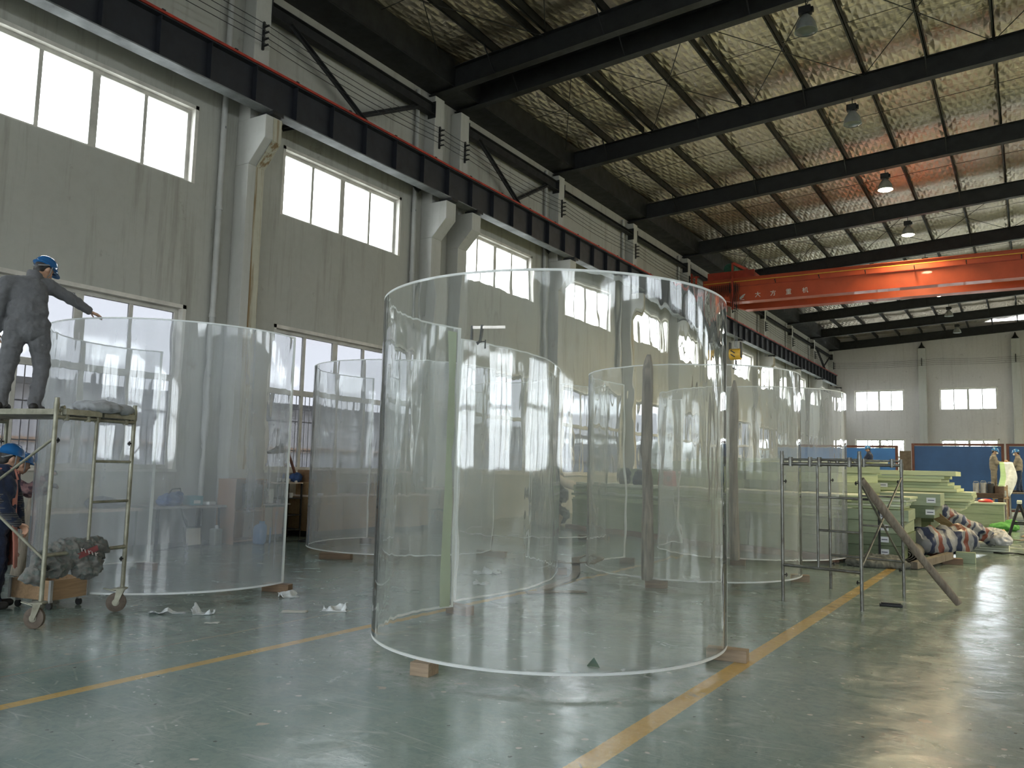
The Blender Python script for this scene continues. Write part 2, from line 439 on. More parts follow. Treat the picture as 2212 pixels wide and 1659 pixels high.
# ceiling: foil blanket sagging between the purlins
PUR = [XW + .55 + 1.6 * i for i in range(20) if XW + .55 + 1.6 * i < XR - .3]
m = MB(); nx = 0
xs = []
x = XW - .3
while x < XR + .3: xs.append(x); x += .1
ys = [YB - .3 + .3 * i for i in range(int((YF - YB + .6) / .3) + 2)]
for x in xs:
    ph = ((x - PUR[0]) / 1.6) % 1
    sag = .035 * (1 - math.cos(2 * PI * ph)) / 2
    for y in ys:
        nz = noise.noise(V((x * .9, y * .5, 0))) * .02
        for a_, b_ in zip(COLY[:-1], COLY[1:]):
            if a_ <= y < b_ and b_ - a_ > 2: nz -= .16 * math.sin(PI * (y - a_) / (b_ - a_)) ** .6
        # blanket is laid in strips across, sagging slightly near each rafter
        m.v.append((x, y, zraf(x) + 1.02 - sag + nz))
n = len(ys)
for i in range(len(xs) - 1):
    for j in range(n - 1):
        m.f.append([i * n + j, (i + 1) * n + j, (i + 1) * n + j + 1, i * n + j + 1]); m.m.append(0)
cl = st(m.build('ceiling', FOIL, smooth=True, sharp=3))
st(MB().add([(XW - .5, YB - .5, zraf(XW) + 1.1), (XRIDGE, YB - .5, zraf(XRIDGE) + 1.15), (XR + .5, YB - .5, zraf(XR) + 1.1),
              (XW - .5, YF + .5, zraf(XW) + 1.1), (XRIDGE, YF + .5, zraf(XRIDGE) + 1.15), (XR + .5, YF + .5, zraf(XR) + 1.1),
              (XW - .5, YB - .5, zraf(XW) + 1.2), (XRIDGE, YB - .5, zraf(XRIDGE) + 1.25), (XR + .5, YB - .5, zraf(XR) + 1.2),
              (XW - .5, YF + .5, zraf(XW) + 1.2), (XRIDGE, YF + .5, zraf(XRIDGE) + 1.25), (XR + .5, YF + .5, zraf(XR) + 1.2)],
             [(0, 1, 4, 3), (1, 2, 5, 4), (6, 9, 10, 7), (7, 10, 11, 8), (0, 3, 9, 6), (2, 8, 11, 5), (0, 6, 7, 1), (1, 7, 8, 2), (3, 4, 10, 9), (4, 5, 11, 10)]).build('trim_roof_sheeting', FLANGE))
# purlins
for i, x in enumerate(PUR):
    z = zraf(x) + .62
    st(MB().box(x - .035, x + .035, YB, YF, z, z + .035).box(x + .01, x + .03, YB, YF, z, z + .24).box(x - .03, x + .03, YB, YF, z + .22, z + .25).build('trim_purlin', DARK))
for i in (2, 4):
    x = PUR[i] - .32; z = zraf(x) + .62
    st(MB().box(x - .03, x + .03, 11.2, 24.1, z, z + .2).build('trim_purlin', DARK))
# eave gutter fascia
st(MB().box(XW + .003, XW + .85, YB, YF, zraf(XW) + .12, zraf(XW) + .16).box(XW + .82, XW + .86, YB, YF, zraf(XW) + .16, zraf(XW) + .9).build('trim_eave_soffit', DARK))
# outdoors: ground, neighbouring shed, bare trees
st(MB().box(-80, 80, -60, 140, -.6, -.35).build('ground', simple('pale_concrete_yard', (.35, .35, .33), .9, 0, .1, .5, 0)))
def mat_corr():
    t = NT('corrugated_grey_cladding'); P = t.wcoord()
    w1 = t.n('ShaderNodeTexWave', wave_type='BANDS', bands_direction='Y'); w1.inputs['Scale'].default_value = 1.3; t.l(P, w1.inputs[0])
    col = t.ramp(w1.outputs[1], [(.3, (.74, .74, .77)), (.7, (.90, .90, .93))])
    return t.done(t.pbr(col, .7, 0, t.bump(w1.outputs[1], .5, .03)))
sh = thing('neighbouring_shed', 'grey corrugated shed seen through the lower side windows', 'building', (-26, 20, -.35))
MB().box(-3, 0, -45, 60, 0, 4.1).build('cladding', mat_corr(), sh)
MB().box(-.02, .06, -45, 60, 2.35, 2.5).build('beam', simple('pale_orange_beam', (.75, .5, .33), .7), sh)
MB().box(-3.3, .3, -45, 60, 4.1, 4.3).build('roof', FLANGE, sh)
# ------------------------------------------------------------------ clear acrylic panels
def mat_acrylic(name, veil, vcol, film=.5, trans=(.985, .992, .988), streak_z=.12, rough_n=.22):
    t = NT(name)
    P = t.wcoord(); vs = t.noise(t.wcoord((5.5, 5.5, streak_z)), 1.6, 5, .7, .3); pat = t.noise(P, 1.6, 6, .7, .6)
    fine = t.noise(t.wcoord((14, 14, 5)), 3, 4, .8)
    wav = t.noise(t.wcoord((1, 1, .35)), 1.5, 3, .5)
    wav2 = t.noise(t.wcoord((1, 1, .10)), 3.6, 2, .5)
    h = t.math('ADD', wav, t.math('MULTIPLY', wav2, .32))
    nb = t.bump(h, rough_n, .035)
    rf = t.n('ShaderNodeBsdfRefraction'); rf.inputs[0].default_value = (*trans, 1); rf.inputs[1].default_value = 0.0; rf.inputs[2].default_value = 1.49
    t.l(nb, rf.inputs['Normal'])
    gl = t.n('ShaderNodeBsdfGlossy'); gl.inputs[1].default_value = .03; t.l(nb, gl.inputs['Normal'])
    a = t.n('ShaderNodeMixShader'); t.l(t.schlick(.04, nb, .9), a.inputs[0]); t.l(rf.outputs[0], a.inputs[1]); t.l(gl.outputs[0], a.inputs[2])
    df = t.n('ShaderNodeBsdfDiffuse'); df.inputs[0].default_value = (*vcol, 1)
    tl = t.n('ShaderNodeBsdfTranslucent'); tl.inputs[0].default_value = (*vcol, 1)
    d = t.n('ShaderNodeMixShader'); d.inputs[0].default_value = .5; t.l(df.outputs[0], d.inputs[1]); t.l(tl.outputs[0], d.inputs[2])
    f = t.math('ADD', t.math('MULTIPLY', t.ramp(vs, [(.42, 0), (.75, 1)]), film), t.math('MULTIPLY', t.ramp(pat, [(.45, 0), (.75, 1)]), film * .6))
    f = t.math('ADD', f, t.math('MULTIPLY', t.ramp(fine, [(.6, 0), (.8, 1)]), film * .3))
    f = t.math('ADD', t.math('MULTIPLY', f, veil * 2.0), veil * .55)
    b = t.n('ShaderNodeMixShader'); t.l(f, b.inputs[0]); t.l(a.outputs[0], b.inputs[1]); t.l(d.outputs[0], b.inputs[2])
    return t.done(b.outputs[0])
AC_CLEAR = mat_acrylic('clear_acrylic', .10, (.86, .92, .90), .35)
AC_FILM = mat_acrylic('film_covered_acrylic', .235, (.90, .94, 1.0), .30)
AC_MID = mat_acrylic('dusty_clear_acrylic', .13, (.90, .92, .87), .4)
AC_EDGE = None
def mat_edge():  # near-white colour stands in for light piped to the ground sheet edges
    t = NT('frosted_glow_edge')
    df = t.n('ShaderNodeBsdfDiffuse'); df.inputs[0].default_value = (.97, .99, .98, 1)
    tl = t.n('ShaderNodeBsdfTranslucent'); tl.inputs[0].default_value = (.97, .99, .98, 1)
    tr = t.n('ShaderNodeBsdfTransparent'); tr.inputs[0].default_value = (.85, .92, .9, 1)
    a = t.n('ShaderNodeMixShader'); a.inputs[0].default_value = .5; t.l(df.outputs[0], a.inputs[1]); t.l(tl.outputs[0], a.inputs[2])
    b = t.n('ShaderNodeMixShader'); b.inputs[0].default_value = .08; t.l(a.outputs[0], b.inputs[1]); t.l(tr.outputs[0], b.inputs[2])
    return t.done(b.outputs[0])
AC_EDGE = mat_edge()
def shell(path, z0, z1, th, seed=0, amp=.0014):
    """curved sheet along a 2D path (list of (x,y)); th = thickness to the left of travel"""
    pts = [V((p[0], p[1], 0)) for p in path]
    pts.insert(1, pts[0] + (pts[1] - pts[0]).normalized() * .034); pts.insert(-1, pts[-1] + (pts[-2] - pts[-1]).normalized() * .034); n = len(pts)
    nz = 26; vs = []; fs = []; mi = []
    for side in (0, 1):
        for i, p in enumerate(pts):
            d = (pts[min(i + 1, n - 1)] - pts[max(i - 1, 0)]).normalized(); nr = V((-d.y, d.x, 0))
            for k in range(nz + 1):
                z = z0 + (z1 - z0) * k / nz
                if k == 1: z = z0 + .020
                if k == nz - 1: z = z1 - .014
                e = noise.noise(V((p.x * 1.6 + seed + side * 7.7, p.y * 1.6, z * .45))) * amp * (1 if 0 < k < nz else .4)
                q = p + nr * (side * th + e)
                vs.append((q.x, q.y, z))
    N = n * (nz + 1)
    ix = lambda s, i, k: s * N + i * (nz + 1) + k
    for s in (0, 1):
        for i in range(n - 1):
            for k in range(nz):
                q = [ix(s, i, k), ix(s, i + 1, k), ix(s, i + 1, k + 1), ix(s, i, k + 1)]
                fs.append(q if s == 0 else q[::-1]); mi.append(1 if k in (0, nz - 1) or i in (0, n - 2) else 0)  # rim bands whitened to pass for light caught in the edges
    for i in range(n - 1):
        fs.append([ix(0, i, 0), ix(1, i, 0), ix(1, i + 1, 0), ix(0, i + 1, 0)]); mi.append(1)
        fs.append([ix(0, i, nz), ix(0, i + 1, nz), ix(1, i + 1, nz), ix(1, i, nz)]); mi.append(1)
    for k in range(nz):
        fs.append([ix(0, 0, k), ix(0, 0, k + 1), ix(1, 0, k + 1), ix(1, 0, k)]); mi.append(1)
        fs.append([ix(0, n - 1, k), ix(1, n - 1, k), ix(1, n - 1, k + 1), ix(0, n - 1, k + 1)]); mi.append(1)
    m = MB(); m.v = vs; m.f = fs; m.m = mi
    return m
def arc(cx, cy, r, a0, a1, n=110):
    return [(cx + r * math.cos(math.radians(a0 + (a1 - a0) * i / n)), cy + r * math.sin(math.radians(a0 + (a1 - a0) * i / n))) for i in range(n + 1)]
def panel(label, path, z0, z1, mat, seed, th=.035, origin=None, group=None):
    o = origin or path[len(path) // 2]
    t = thing('curved_acrylic_panel', label, 'acrylic panel', (o[0], o[1], z0), group=group)
    m = shell([(p[0] - o[0], p[1] - o[1]) for p in path], 0, z1 - z0, th, seed)
    # keep winding from the builder: outward normals are recomputed in build
    m.build('sheet', [mat, AC_EDGE], t, smooth=True, sharp=.7)
    return t
Z0P = .10
P1 = panel('film covered curved acrylic panel leftmost, under the standing worker\'s hand', arc(-9.29, 6.70, 1.56, 18, -205), Z0P, 3.13, AC_FILM, 1)
P2 = panel('curved acrylic panel between the leftmost panel and the big front panel', arc(-9.77, 11.85, 1.68, 17, -206), Z0P, 3.31, AC_FILM, 2)
P3 = panel('large clear curved acrylic panel nearest the camera', arc(-3.74, 6.62, 1.535, 17, -200), Z0P, 3.06, AC_CLEAR, 3)
def catmull(p, n=14):
    o = []
    for i in range(len(p) - 1):
        a, b, c, d = p[max(i - 1, 0)], p[i], p[i + 1], p[min(i + 2, len(p) - 1)]
        for k in range(n):
            t = k / n
            o.append(tuple(.5 * (2 * b[j] + (c[j] - a[j]) * t + (2 * a[j] - 5 * b[j] + 4 * c[j] - d[j]) * t * t + (3 * b[j] - a[j] - 3 * c[j] + d[j]) * t ** 3) for j in (0, 1)))
    o.append(p[-1]); return o
P3b = panel('gently curved acrylic panel clamped behind the large front panel', catmull([(-5.36, 7.42), (-5.27, 8.35), (-5.33, 9.2), (-5.58, 10.0), (-5.98, 10.85), (-6.5, 11.45), (-7.1, 11.9)]), Z0P, 3.0, AC_MID, 4)
P4 = panel('curved acrylic panel with a timber post before it, right of the front panel', arc(-4.43, 12.28, 1.56, 15, -206), Z0P, 3.05, AC_MID, 5)
P5 = panel('farthest curved acrylic panel, behind the pipe scaffold frames', arc(-4.56, 15.91, 1.68, 19, -205), Z0P, 3.08, AC_FILM, 6)
P6 = panel('tall curved acrylic panel far back by the sheet stacks', arc(-9.85, 16.45, 1.55, 35, -195), Z0P, 3.40, AC_MID, 7)
film = simple('pale_green_masking_film', (.36, .43, .29), .6, 0, .06, 3, 0)
m = MB(); a = arc(-3.74, 6.62, 1.495, -192, -196.5, 6)
ox, oy = P3.location.x, P3.location.y
for i in range(6):
    (x0, y0), (x1, y1) = a[i], a[i + 1]
    m.add([(x0 - ox, y0 - oy, .02), (x1 - ox, y1 - oy, .02), (x1 - ox, y1 - oy, 2.9), (x0 - ox, y0 - oy, 2.9)], [(0, 1, 2, 3)])
m.build('masking_strip', film, P3, label='pale green masking strip')
# ------------------------------------------------------------------ columns, girders, roof steel
def colname(i):
    return {3: 'rust streaked concrete column and bracket between the two nearest upper windows',
            4: 'white concrete column with bracket, near one of the joint pair',
            5: 'white concrete column with bracket, far one of the joint pair',
            6: 'concrete crane column first beyond the joint pair', 7: 'concrete crane column second beyond the joint pair',
            8: 'concrete crane column third beyond the joint pair', 9: 'concrete crane column fourth beyond the joint pair',
            10: 'concrete crane column fifth beyond the joint pair', 11: 'concrete crane column third from the end wall corner',
            12: 'concrete crane column second from the end wall corner', 13: 'concrete crane column in the end wall corner',
            2: 'concrete crane column left of the nearest upper window, out of frame'}.get(i)
XC = XW + .40
for i, y in enumerate(COLY):
    if i < 3: continue
    t = thing('concrete_column', colname(i), 'column', (XW, y, 0))
    hw = .215; top = zraf(XW) - .08
    m = MB(); m.box(.002, .40, -hw, hw, 0, 7.66); m.box(.002, .36, -hw + .01, hw - .01, 8.62, top)
    m.build('shaft', CONC, t, bevel=.012)
    poly = [(.002, 7.66), (.40, 7.66), (.86, 8.14), (.86, 8.62), (.002, 8.62)]
    m = MB(); m.prism(poly, 'y', -hw, hw); m.build('crane_bracket', CONC, t, bevel=.015)
    if i in (3, 7, 10):
        m = MB(); poly = [(.402, 1.4), (.402, 7.64), (.862, 8.13), (.862, 8.60), (.866, 8.60), (.866, 8.12), (.406, 7.63), (.406, 1.4)]
        m.prism(poly, 'y', -.02, hw - .01); m.build('rust_streak', RUSTC, t)
    m = MB(); m.box(.55, .98, -.14, .14, 8.62, 8.70); m.build('bearing_pad', DARK, t)
XG = XW + .78; ZB, ZTG = 8.70, 9.50
g = thing('runway_girder', 'long dark crane runway girder with red rail along the left wall', 'girder', (XG, 30, ZB))
y0, y1 = YB + .4 - 30, 69.2 - 30
MB().box(-.15, .15, y0, y1, 0, .025).build('bottom_flange', FLANGE, g)
MB().box(-.15, .15, y0, y1, .775, .80).build('top_flange', GIRD, g)
MB().box(-.008, .008, y0, y1, .025, .775).build('web', GIRD, g)
k = 0; y = y0 + .5; st_n = 0
base = MB().box(.008, .14, -.006, .006, .025, .775).build('stiffener', GIRD, g, loc=(0, y, 0))
while y < y1 - 1.1 and st_n < 96:
    y += 1.08 if y > -23 else 1.1; st_n += 1
    if y < -27: continue
    c = base.copy(); link(c); c.parent = g; c.location = (0, y, 0)
MB().box(-.035, .035, y0, y1, .80, .93).build('crane_rail', GIRD, g)
MB().box(.10, .155, y0, y1, .815, .865).build('conductor_rail', RED, g, label='red conductor rail')
cb = MB().box(.085, .16, -.035, .035, .86, .885).build('rail_clip', GIRD, g, loc=(0, y0 + 9, 0)); y = y0 + 9
while y < y1 - 1.5:
    y += 1.6; c = cb.copy(); link(c); c.parent = g; c.location = (0, y, 0)
# rain pipes beside the columns
names = {3: 'rust streaked column', 4: 'joint pair of columns', 6: 'first column beyond the joint pair', 7: 'second column beyond the joint pair', 8: 'third column beyond the joint pair', 10: 'fifth column beyond the joint pair', 11: 'third column from the end wall', 12: 'second column from the end wall'}
for i in names:
    y = COLY[i] - .62
    t = thing('drain_pipe', 'grey wall drain pipe beside the ' + names[i], 'pipe', (XW + .09, y, 0))
    MB().tube([(0, 0, .02), (0, 0, 11.7)], .058, 14).build('pipe', PVC, t, smooth=True)
    for z in (1.8, 4.4, 6.6, 9.9): MB().tube([(0, 0, z), (0, 0, z + .07)], .070, 14).build('socket', PVC, t, smooth=True)
    for z in (3.2, 8.3): MB().box(-.085, .06, -.012, .012, z, z + .05).build('pipe_bracket', FLANGE, t)
# wall struts and cross braces
def wall_strut(a, b, lab, z=11.25, w=.30):
    t = thing('eave_strut', lab, 'strut', (XW + .25, (a + b) / 2, z)); L = (b - a) / 2 - .22
    MB().box(-.11, .11, -L, L, -w / 2, -w / 2 + .015).box(-.11, .11, -L, L, w / 2 - .015, w / 2).box(-.006, .006, -L, L, -w / 2, w / 2).build('beam', DARK, t)
    MB().box(-.13, .13, -L - .02, -L, -.24, .22).box(-.13, .13, L, L + .02, -.24, .22).build('end_plate', DARK, t)
def x_brace(a, b, lab, zt=11.15, zb=8.9):
    t = thing('cross_brace', lab, 'brace', (XW + .30, (a + b) / 2, (zt + zb) / 2)); L = (b - a) / 2 - .75; h = (zt - zb) / 2
    MB().bar((.04, -L, h), (.04, L, -h * 1.1), .02, .16, (1, 0, 0)).bar((.04, -L, h), (.04, L, -h * 1.1), .16, .02, (1, 0, 0)).build('diagonal', DARK, t)
    MB().bar((-.05, L, h), (-.05, -L, -h * 1.1), .02, .13, (1, 0, 0)).bar((-.05, L, h), (-.05, -L, -h * 1.1), .13, .02, (1, 0, 0)).build('diagonal', DARK, t)
ordn = ['nearest', 'second', 'third', 'fourth', 'fifth', 'sixth', 'seventh', 'eighth', 'farthest']
prs = [(3, 4), (5, 6), (6, 7), (7, 8), (8, 9), (9, 10), (10, 11), (11, 12), (12, 13)]
for k, (i, j) in enumerate(prs):
    if k < 2: wall_strut(COLY[i], COLY[j], 'dark steel strut under the eave, %s bay from the camera' % ordn[k])
    else: wall_strut(COLY[i], COLY[j], 'thin dark strut under the eave, %s wall bay%s' % (ordn[k], ''), 11.2, .12)
x_brace(COLY[3], COLY[4], 'crossed steel braces in the bay nearest the camera above the girder')
x_brace(COLY[5], COLY[6], 'crossed steel braces just past the joint pair of columns')
x_brace(COLY[12], COLY[13], 'crossed steel braces in the bay at the end wall')
# power wires along the walls on insulator brackets
WX = XW + .52
zw = [10.28, 10.42, 10.56, 10.70]
for k, z in enumerate(zw):
    pts = []
    ys_ = [YB + .5] + COLY[3:-1] + [YF - .2]
    for a, b in zip(ys_[:-1], ys_[1:]):
        for q in range(6):
            u = q / 6; pts.append((WX, a + (b - a) * u, z - .10 * 4 * u * (1 - u) * min(1, (b - a) / 6)))
    pts.append((WX, YF - .46, z))
    for q in range(1, 25):
        u = q / 24; s = (u * 4) % 1; pts.append((WX + (XR - WX - .4) * u, YF - .46, z - .1 * 4 * s * (1 - s)))
    ob = MB().tube(pts, .008, 5).build('power_wire', DARK, None, smooth=True)
    tag(ob, ['lowest of the four black wires strung along the walls', 'second lowest black wire strung along the walls', 'third black wire up along the walls', 'topmost of the four black wires along the walls'][k], 'wire', 'power wires high on the walls')
WB = ['rust streaked column', 'near joint column', 'far joint column', 'first column past the joint pair', 'second column past the joint pair', 'third column past the joint pair', 'fourth column past the joint pair', 'fifth column past the joint pair', 'third column from the corner', 'second column from the corner', 'corner column']
for k, y in enumerate(COLY[3:]):
    t = thing('wire_bracket', 'dark insulator bracket holding the wires on the ' + WB[k], 'bracket', (WX, y, 10.2), group='wire brackets on the wall columns')
    MB().box(-.14, -.11, -.02, .02, 0, .62).box(-.16, -.14, -.02, .02, 0, .62).build('upright', DARK, t)
    for z in zw: MB().tube([(-.12, 0, z - 10.2), (.02, 0, z - 10.2)], .022, 8).build('insulator', DARK, t)
for k, x in enumerate((-6.9, -.65)):
    t = thing('wire_bracket', ['dark insulator bracket on the end wall column left of centre', 'dark insulator bracket on the end wall column at the right edge'][k], 'bracket', (x, YF - .46, 10.2), group='wire brackets on the end wall')
    MB().box(-.02, .02, .04, .078, 0, .62).build('upright', DARK, t)
    for z in zw: MB().tube([(0, .06, z - 10.2), (0, -.02, z - 10.2)], .022, 8).build('insulator', DARK, t)
# end wall pilasters
for k, x in enumerate((-6.9, -.65, 5.45)):
    t = thing('concrete_column', ['end wall column between its two left windows, peeling at the foot', 'end wall column at the right edge of view', 'end wall column beyond the right edge'][k], 'column', (x, YF, 0))
    MB().box(-.28, .28, -.38, -.002, 0, zraf(x) - .55).build('shaft', CONC, t, bevel=.02)
    MB().lathe([(.28, zraf(x) - .55), (.1, zraf(x) - .3), (.02, zraf(x) - .05)], 8, Matrix.Translation((0, -.2, 0))).build('cap', DARK, t)
# rafters
rn = {3: 'rafter nearest the camera, over the rust streaked column', 4: 'near rafter of the close pair at the expansion joint', 5: 'far rafter of the close pair at the expansion joint', 6: 'first rafter beyond the joint pair, an unlit lamp under it', 7: 'second rafter beyond the joint pair, over a lit lamp', 8: 'third rafter beyond the joint pair, just before the orange crane',
      9: 'rafter right above and behind the orange crane', 10: 'second rafter behind the orange crane', 11: 'third rafter from the end wall', 12: 'second rafter from the end wall', 13: 'rafter against the end wall'}
def rafter(y, lab):
    t = thing('roof_rafter', lab, 'rafter', (XW, y, 0))
    for (xa, xb) in ((.05, XRIDGE - XW), (XRIDGE - XW, XR - XW - .05)):
        za, zb = zraf(XW + xa), zraf(XW + xb)
        def pl(o0, o1, hw, nm, mat):
            m = MB(); vs = [(x, s * hw, z + o) for (x, z) in ((xa, za), (xb, zb)) for o in (o0, o1) for s in (-1, 1)]
            m.add(vs, [(0, 1, 3, 2), (4, 6, 7, 5), (0, 4, 5, 1), (2, 3, 7, 6), (0, 2, 6, 4), (1, 5, 7, 3)]); return m.build(nm, mat, t)
        pl(0, .022, .12, 'bottom_flange', DARK); pl(.022, .60, .006, 'web', DARK); pl(.60, .62, .12, 'top_flange', DARK)
    fb = None
    for px in PUR[1:14:2]:
        if fb is None: fb = MB().bar((0, .01, .05), (0, .55, .64), .03, .03).bar((0, -.01, .05), (0, -.55, .64), .03, .03).build('fly_brace', DARK, t)
        else: fb = fb.copy(); link(fb); fb.parent = t
        fb.location = (px - XW, 0, zraf(px))
    m = MB()
    for px in PUR: m.box(px - XW - .05, px - XW + .05, -.1, .1, zraf(px) + .62, zraf(px) + .63)
    m.build('cleat', DARK, t)
for i, y in enumerate(COLY):
    if i in rn: rafter(y if i < 13 else YF - .35, rn[i])
# roof cross rods
rods = [(11.2, 17.1), (18.55, 24.05), (36.95, 43.35)]
ordr = ['nearest bay', 'bay past the joint pair', 'bay over the orange crane']
for bi, (a, b) in enumerate(rods):
    for q in range(5):
        x0 = PUR[q * 2]; x1 = PUR[min(q * 2 + 2, len(PUR) - 1)]
        t = thing('roof_brace_rod', 'thin crossed roof rods, %s, %s pair from the left wall' % (ordr[bi], ['first', 'second', 'third', 'fourth', 'fifth'][q]), 'brace rod', ((x0 + x1) / 2, (a + b) / 2, zraf((x0 + x1) / 2) + .5), group='crossed rods under the roof')
        dz = SL * (x1 - x0) / 2
        for (p, r_) in (((-1, -1), (1, 1)), ((-1, 1), (1, -1))):
            P_ = ((p[0] * (x1 - x0) / 2, p[1] * (b - a) / 2, p[0] * dz), (r_[0] * (x1 - x0) / 2, r_[1] * (b - a) / 2, r_[0] * dz))
            MB().tube(P_, .012, 6).build('rod', DARK, t)
for i in range(3, 12):
    y = (COLY[i] + COLY[i + 1]) / 2
    if COLY[i + 1] - COLY[i] < 2: continue
    m = MB()
    for a, b in zip(PUR[:-1], PUR[1:]): m.tube([(a, y, zraf(a) + .74), (b, y, zraf(b) + .74)], .009, 5)
    st(m.build('trim_sag_rod', DARK))
# ------------------------------------------------------------------ lamps
ENAM = simple('grey_enamel', (.30, .32, .31), .35, .3, .1, 4, 0)
LENS = mat_pane('lamp_lens', (.9, .92, .9), .35, (.8, .85, .85))
def mat_emit(name, c, s):
    t = NT(name); e = t.n('ShaderNodeEmission'); e.inputs[0].default_value = (*c, 1); e.inputs[1].default_value = s; return t.done(e.outputs[0])
GLOW = mat_emit('lit_lamp', (1, .86, .55), 160)
def hall_lamp(x, y, lit, lab, power=1500):
    z = zraf(x)
    t = thing('high_bay_lamp', lab, 'ceiling lamp', (x, y, z))
    MB().tube([(0, 0, 0), (0, 0, -.16)], .012, 8).build('hanger', DARK, t)
    MB().box(-.15, .12, -.09, .09, -.36, -.18).box(.12, .17, -.05, .05, -.33, -.22).build('ballast_box', DARK, t, bevel=.01)
    MB().lathe([(.055, -.36), (.10, -.41), (.155, -.48), (.22, -.60), (.245, -.74), (.255, -.77), (.245, -.77), (.235, -.74), (.20, -.6), (.13, -.48), (.05, -.43)], 28).build('shade', ENAM, t, smooth=True, sharp=1.2)
    MB().lathe([(.235, -.765), (.20, -.79), (.1, -.80), (.01, -.802)], 28).build('lens', GLOW if lit else LENS, t, smooth=True)
    if lit:
        l = bpy.data.lights.new('lamp_light', 'SPOT'); l.energy = power; l.color = (1, .82, .46); l.spot_size = 2.5; l.spot_blend = .6; l.shadow_soft_size = .12
        o = bpy.data.objects.new('lamp_light', l); link(o); o.parent = t; o.location = (0, 0, -.86)
LX = -3.98
ORD8 = ['first', 'second', 'third', 'fourth', 'fifth', 'sixth', 'seventh', 'eighth']
hall_lamp(LX, COLY[5], False, 'unlit bell lamp hanging nearest the camera at the top of view')
hall_lamp(LX, COLY[6], False, 'unlit bell lamp hanging second from the camera')
hall_lamp(LX, COLY[7], True, 'lit bell lamp higher up of the two before the orange crane', 2200)
hall_lamp(LX, COLY[8], True, 'lit bell lamp just above the orange crane', 450)
hall_lamp(LX, COLY[9], True, 'lit bell lamp hidden behind the orange crane', 2600)
hall_lamp(LX, COLY[10], True, 'lit bell lamp below and behind the orange crane')
hall_lamp(LX, COLY[11], False, 'unlit bell lamp behind the orange crane, nearer one')
hall_lamp(LX, COLY[12], False, 'unlit bell lamp closest to the end wall')
for k, i in enumerate((4, 6, 7, 8, 9, 10, 11, 12)): hall_lamp(8.2, COLY[i], True, 'lit bell lamp of the right hand row, %s from the camera, outside the view' % ORD8[k], 1700)
# ------------------------------------------------------------------ overhead crane
ORANGE = simple('orange_red_crane_paint', (.38, .058, .017), .5, 0, .10, 1.2, .03, coat=.1)
RUSTO = simple('dark_orange_paint', (.33, .035, .014), .5, 0, .2, 2, .03)
GREEN = simple('green_motor_paint', (.03, .13, .08), .5)
BLK = simple('black_rubber', (.012, .012, .012), .6, 0, .2, 6, .05)
YEL = simple('yellow_hook_paint', (.60, .36, .04), .45, 0, .1, 4, .05)
WHT = simple('white_lettering', (.62, .62, .60), .6, 0, .1, 10, 0)
YC1, YC2 = 37.5, 39.5
CZB, CZT = 9.33, 10.42
XE = XR - .9
crane = thing('overhead_crane', 'orange twin girder overhead travelling crane spanning the hall', 'crane', (XG, YC1, CZB))
def cb_(m, x0, x1, y0, y1, z0, z1): return m.box(x0 - XG, x1 - XG, y0 - YC1, y1 - YC1, z0 - CZB, z1 - CZB)
for (yy, nm, mat) in ((YC1, 'near_girder', ORANGE), (YC2, 'far_girder', ORANGE)):
    m = MB(); poly = [(XG + .1, CZB + .45), (XG + 1.5, CZB), (XE - 1.5, CZB), (XE - .1, CZB + .45), (XE - .1, CZT), (XG + .1, CZT)]
    m.prism([(p[0] - XG, p[1] - CZB) for p in poly], 'y', yy - YC1 - .22, yy - YC1 + .22)
    gd = m.build(nm, mat, crane)
    m = MB(); cb_(m, XG + 1.5, XE - 1.5, yy - .29, yy + .29, CZB - .02, CZB); cb_(m, XG + .1, XE - .1, yy - .29, yy + .29, CZT, CZT + .02); m.build('flange', mat, crane)
m = MB(); cb_(m, XG + .15, XE - .15, YC1 - .245, YC1 - .222, 10.02, 10.05); m.build('seam_angle', RUSTO, crane)
m = MB(); cb_(m, XG + .2, XE - .15, YC1 - .36, YC1 - .33, 10.24, 10.27)
m.build('festoon_rail', YEL, crane)
br = None; x = XG + 1.6
while x < 8:
    if br is None:
        br = MB().bar((0, -.22, .72), (0, -.36, .86), .03, .03).box(-.02, .02, -.40, -.33, .80, .86).build('rail_bracket', BLK, crane, loc=(x - XG, 0, 0))
    else:
        c = br.copy(); link(c); c.parent = crane; c.location = (x - XG, 0, 0)
    x += 1.9
for xx in (XG, XE):
    m = MB(); cb_(m, xx - .18, xx + .18, YC1 - 1.3, YC2 + 1.3, 9.57, 9.97); m.build('end_truck', RUSTO, crane, bevel=.02)
    for yy in (YC1 - .9, YC2 + .9):
        MB().lathe([(.18, -.06), (.20, -.05), (.20, .05), (.18, .06)], 20, Matrix.Translation((xx - XG, yy - YC1, 9.67 - CZB)) @ Matrix.Rotation(PI / 2, 4, 'Y')).build('wheel', DARK, crane, smooth=True)
# buffer post and rails at the near end of the truck
m = MB(); cb_(m, XG - .12, XG - .06, YC1 - 1.3, YC1 - 1.2, 10.12, 10.62); cb_(m, XG + .1, XG + .16, YC1 - 1.3, YC1 - 1.2, 10.12, 10.48); cb_(m, XG - .16, XG + .26, YC1 - 1.28, YC1 - 1.22, 10.42, 10.46); m.build('guard_post', RUSTO, crane)
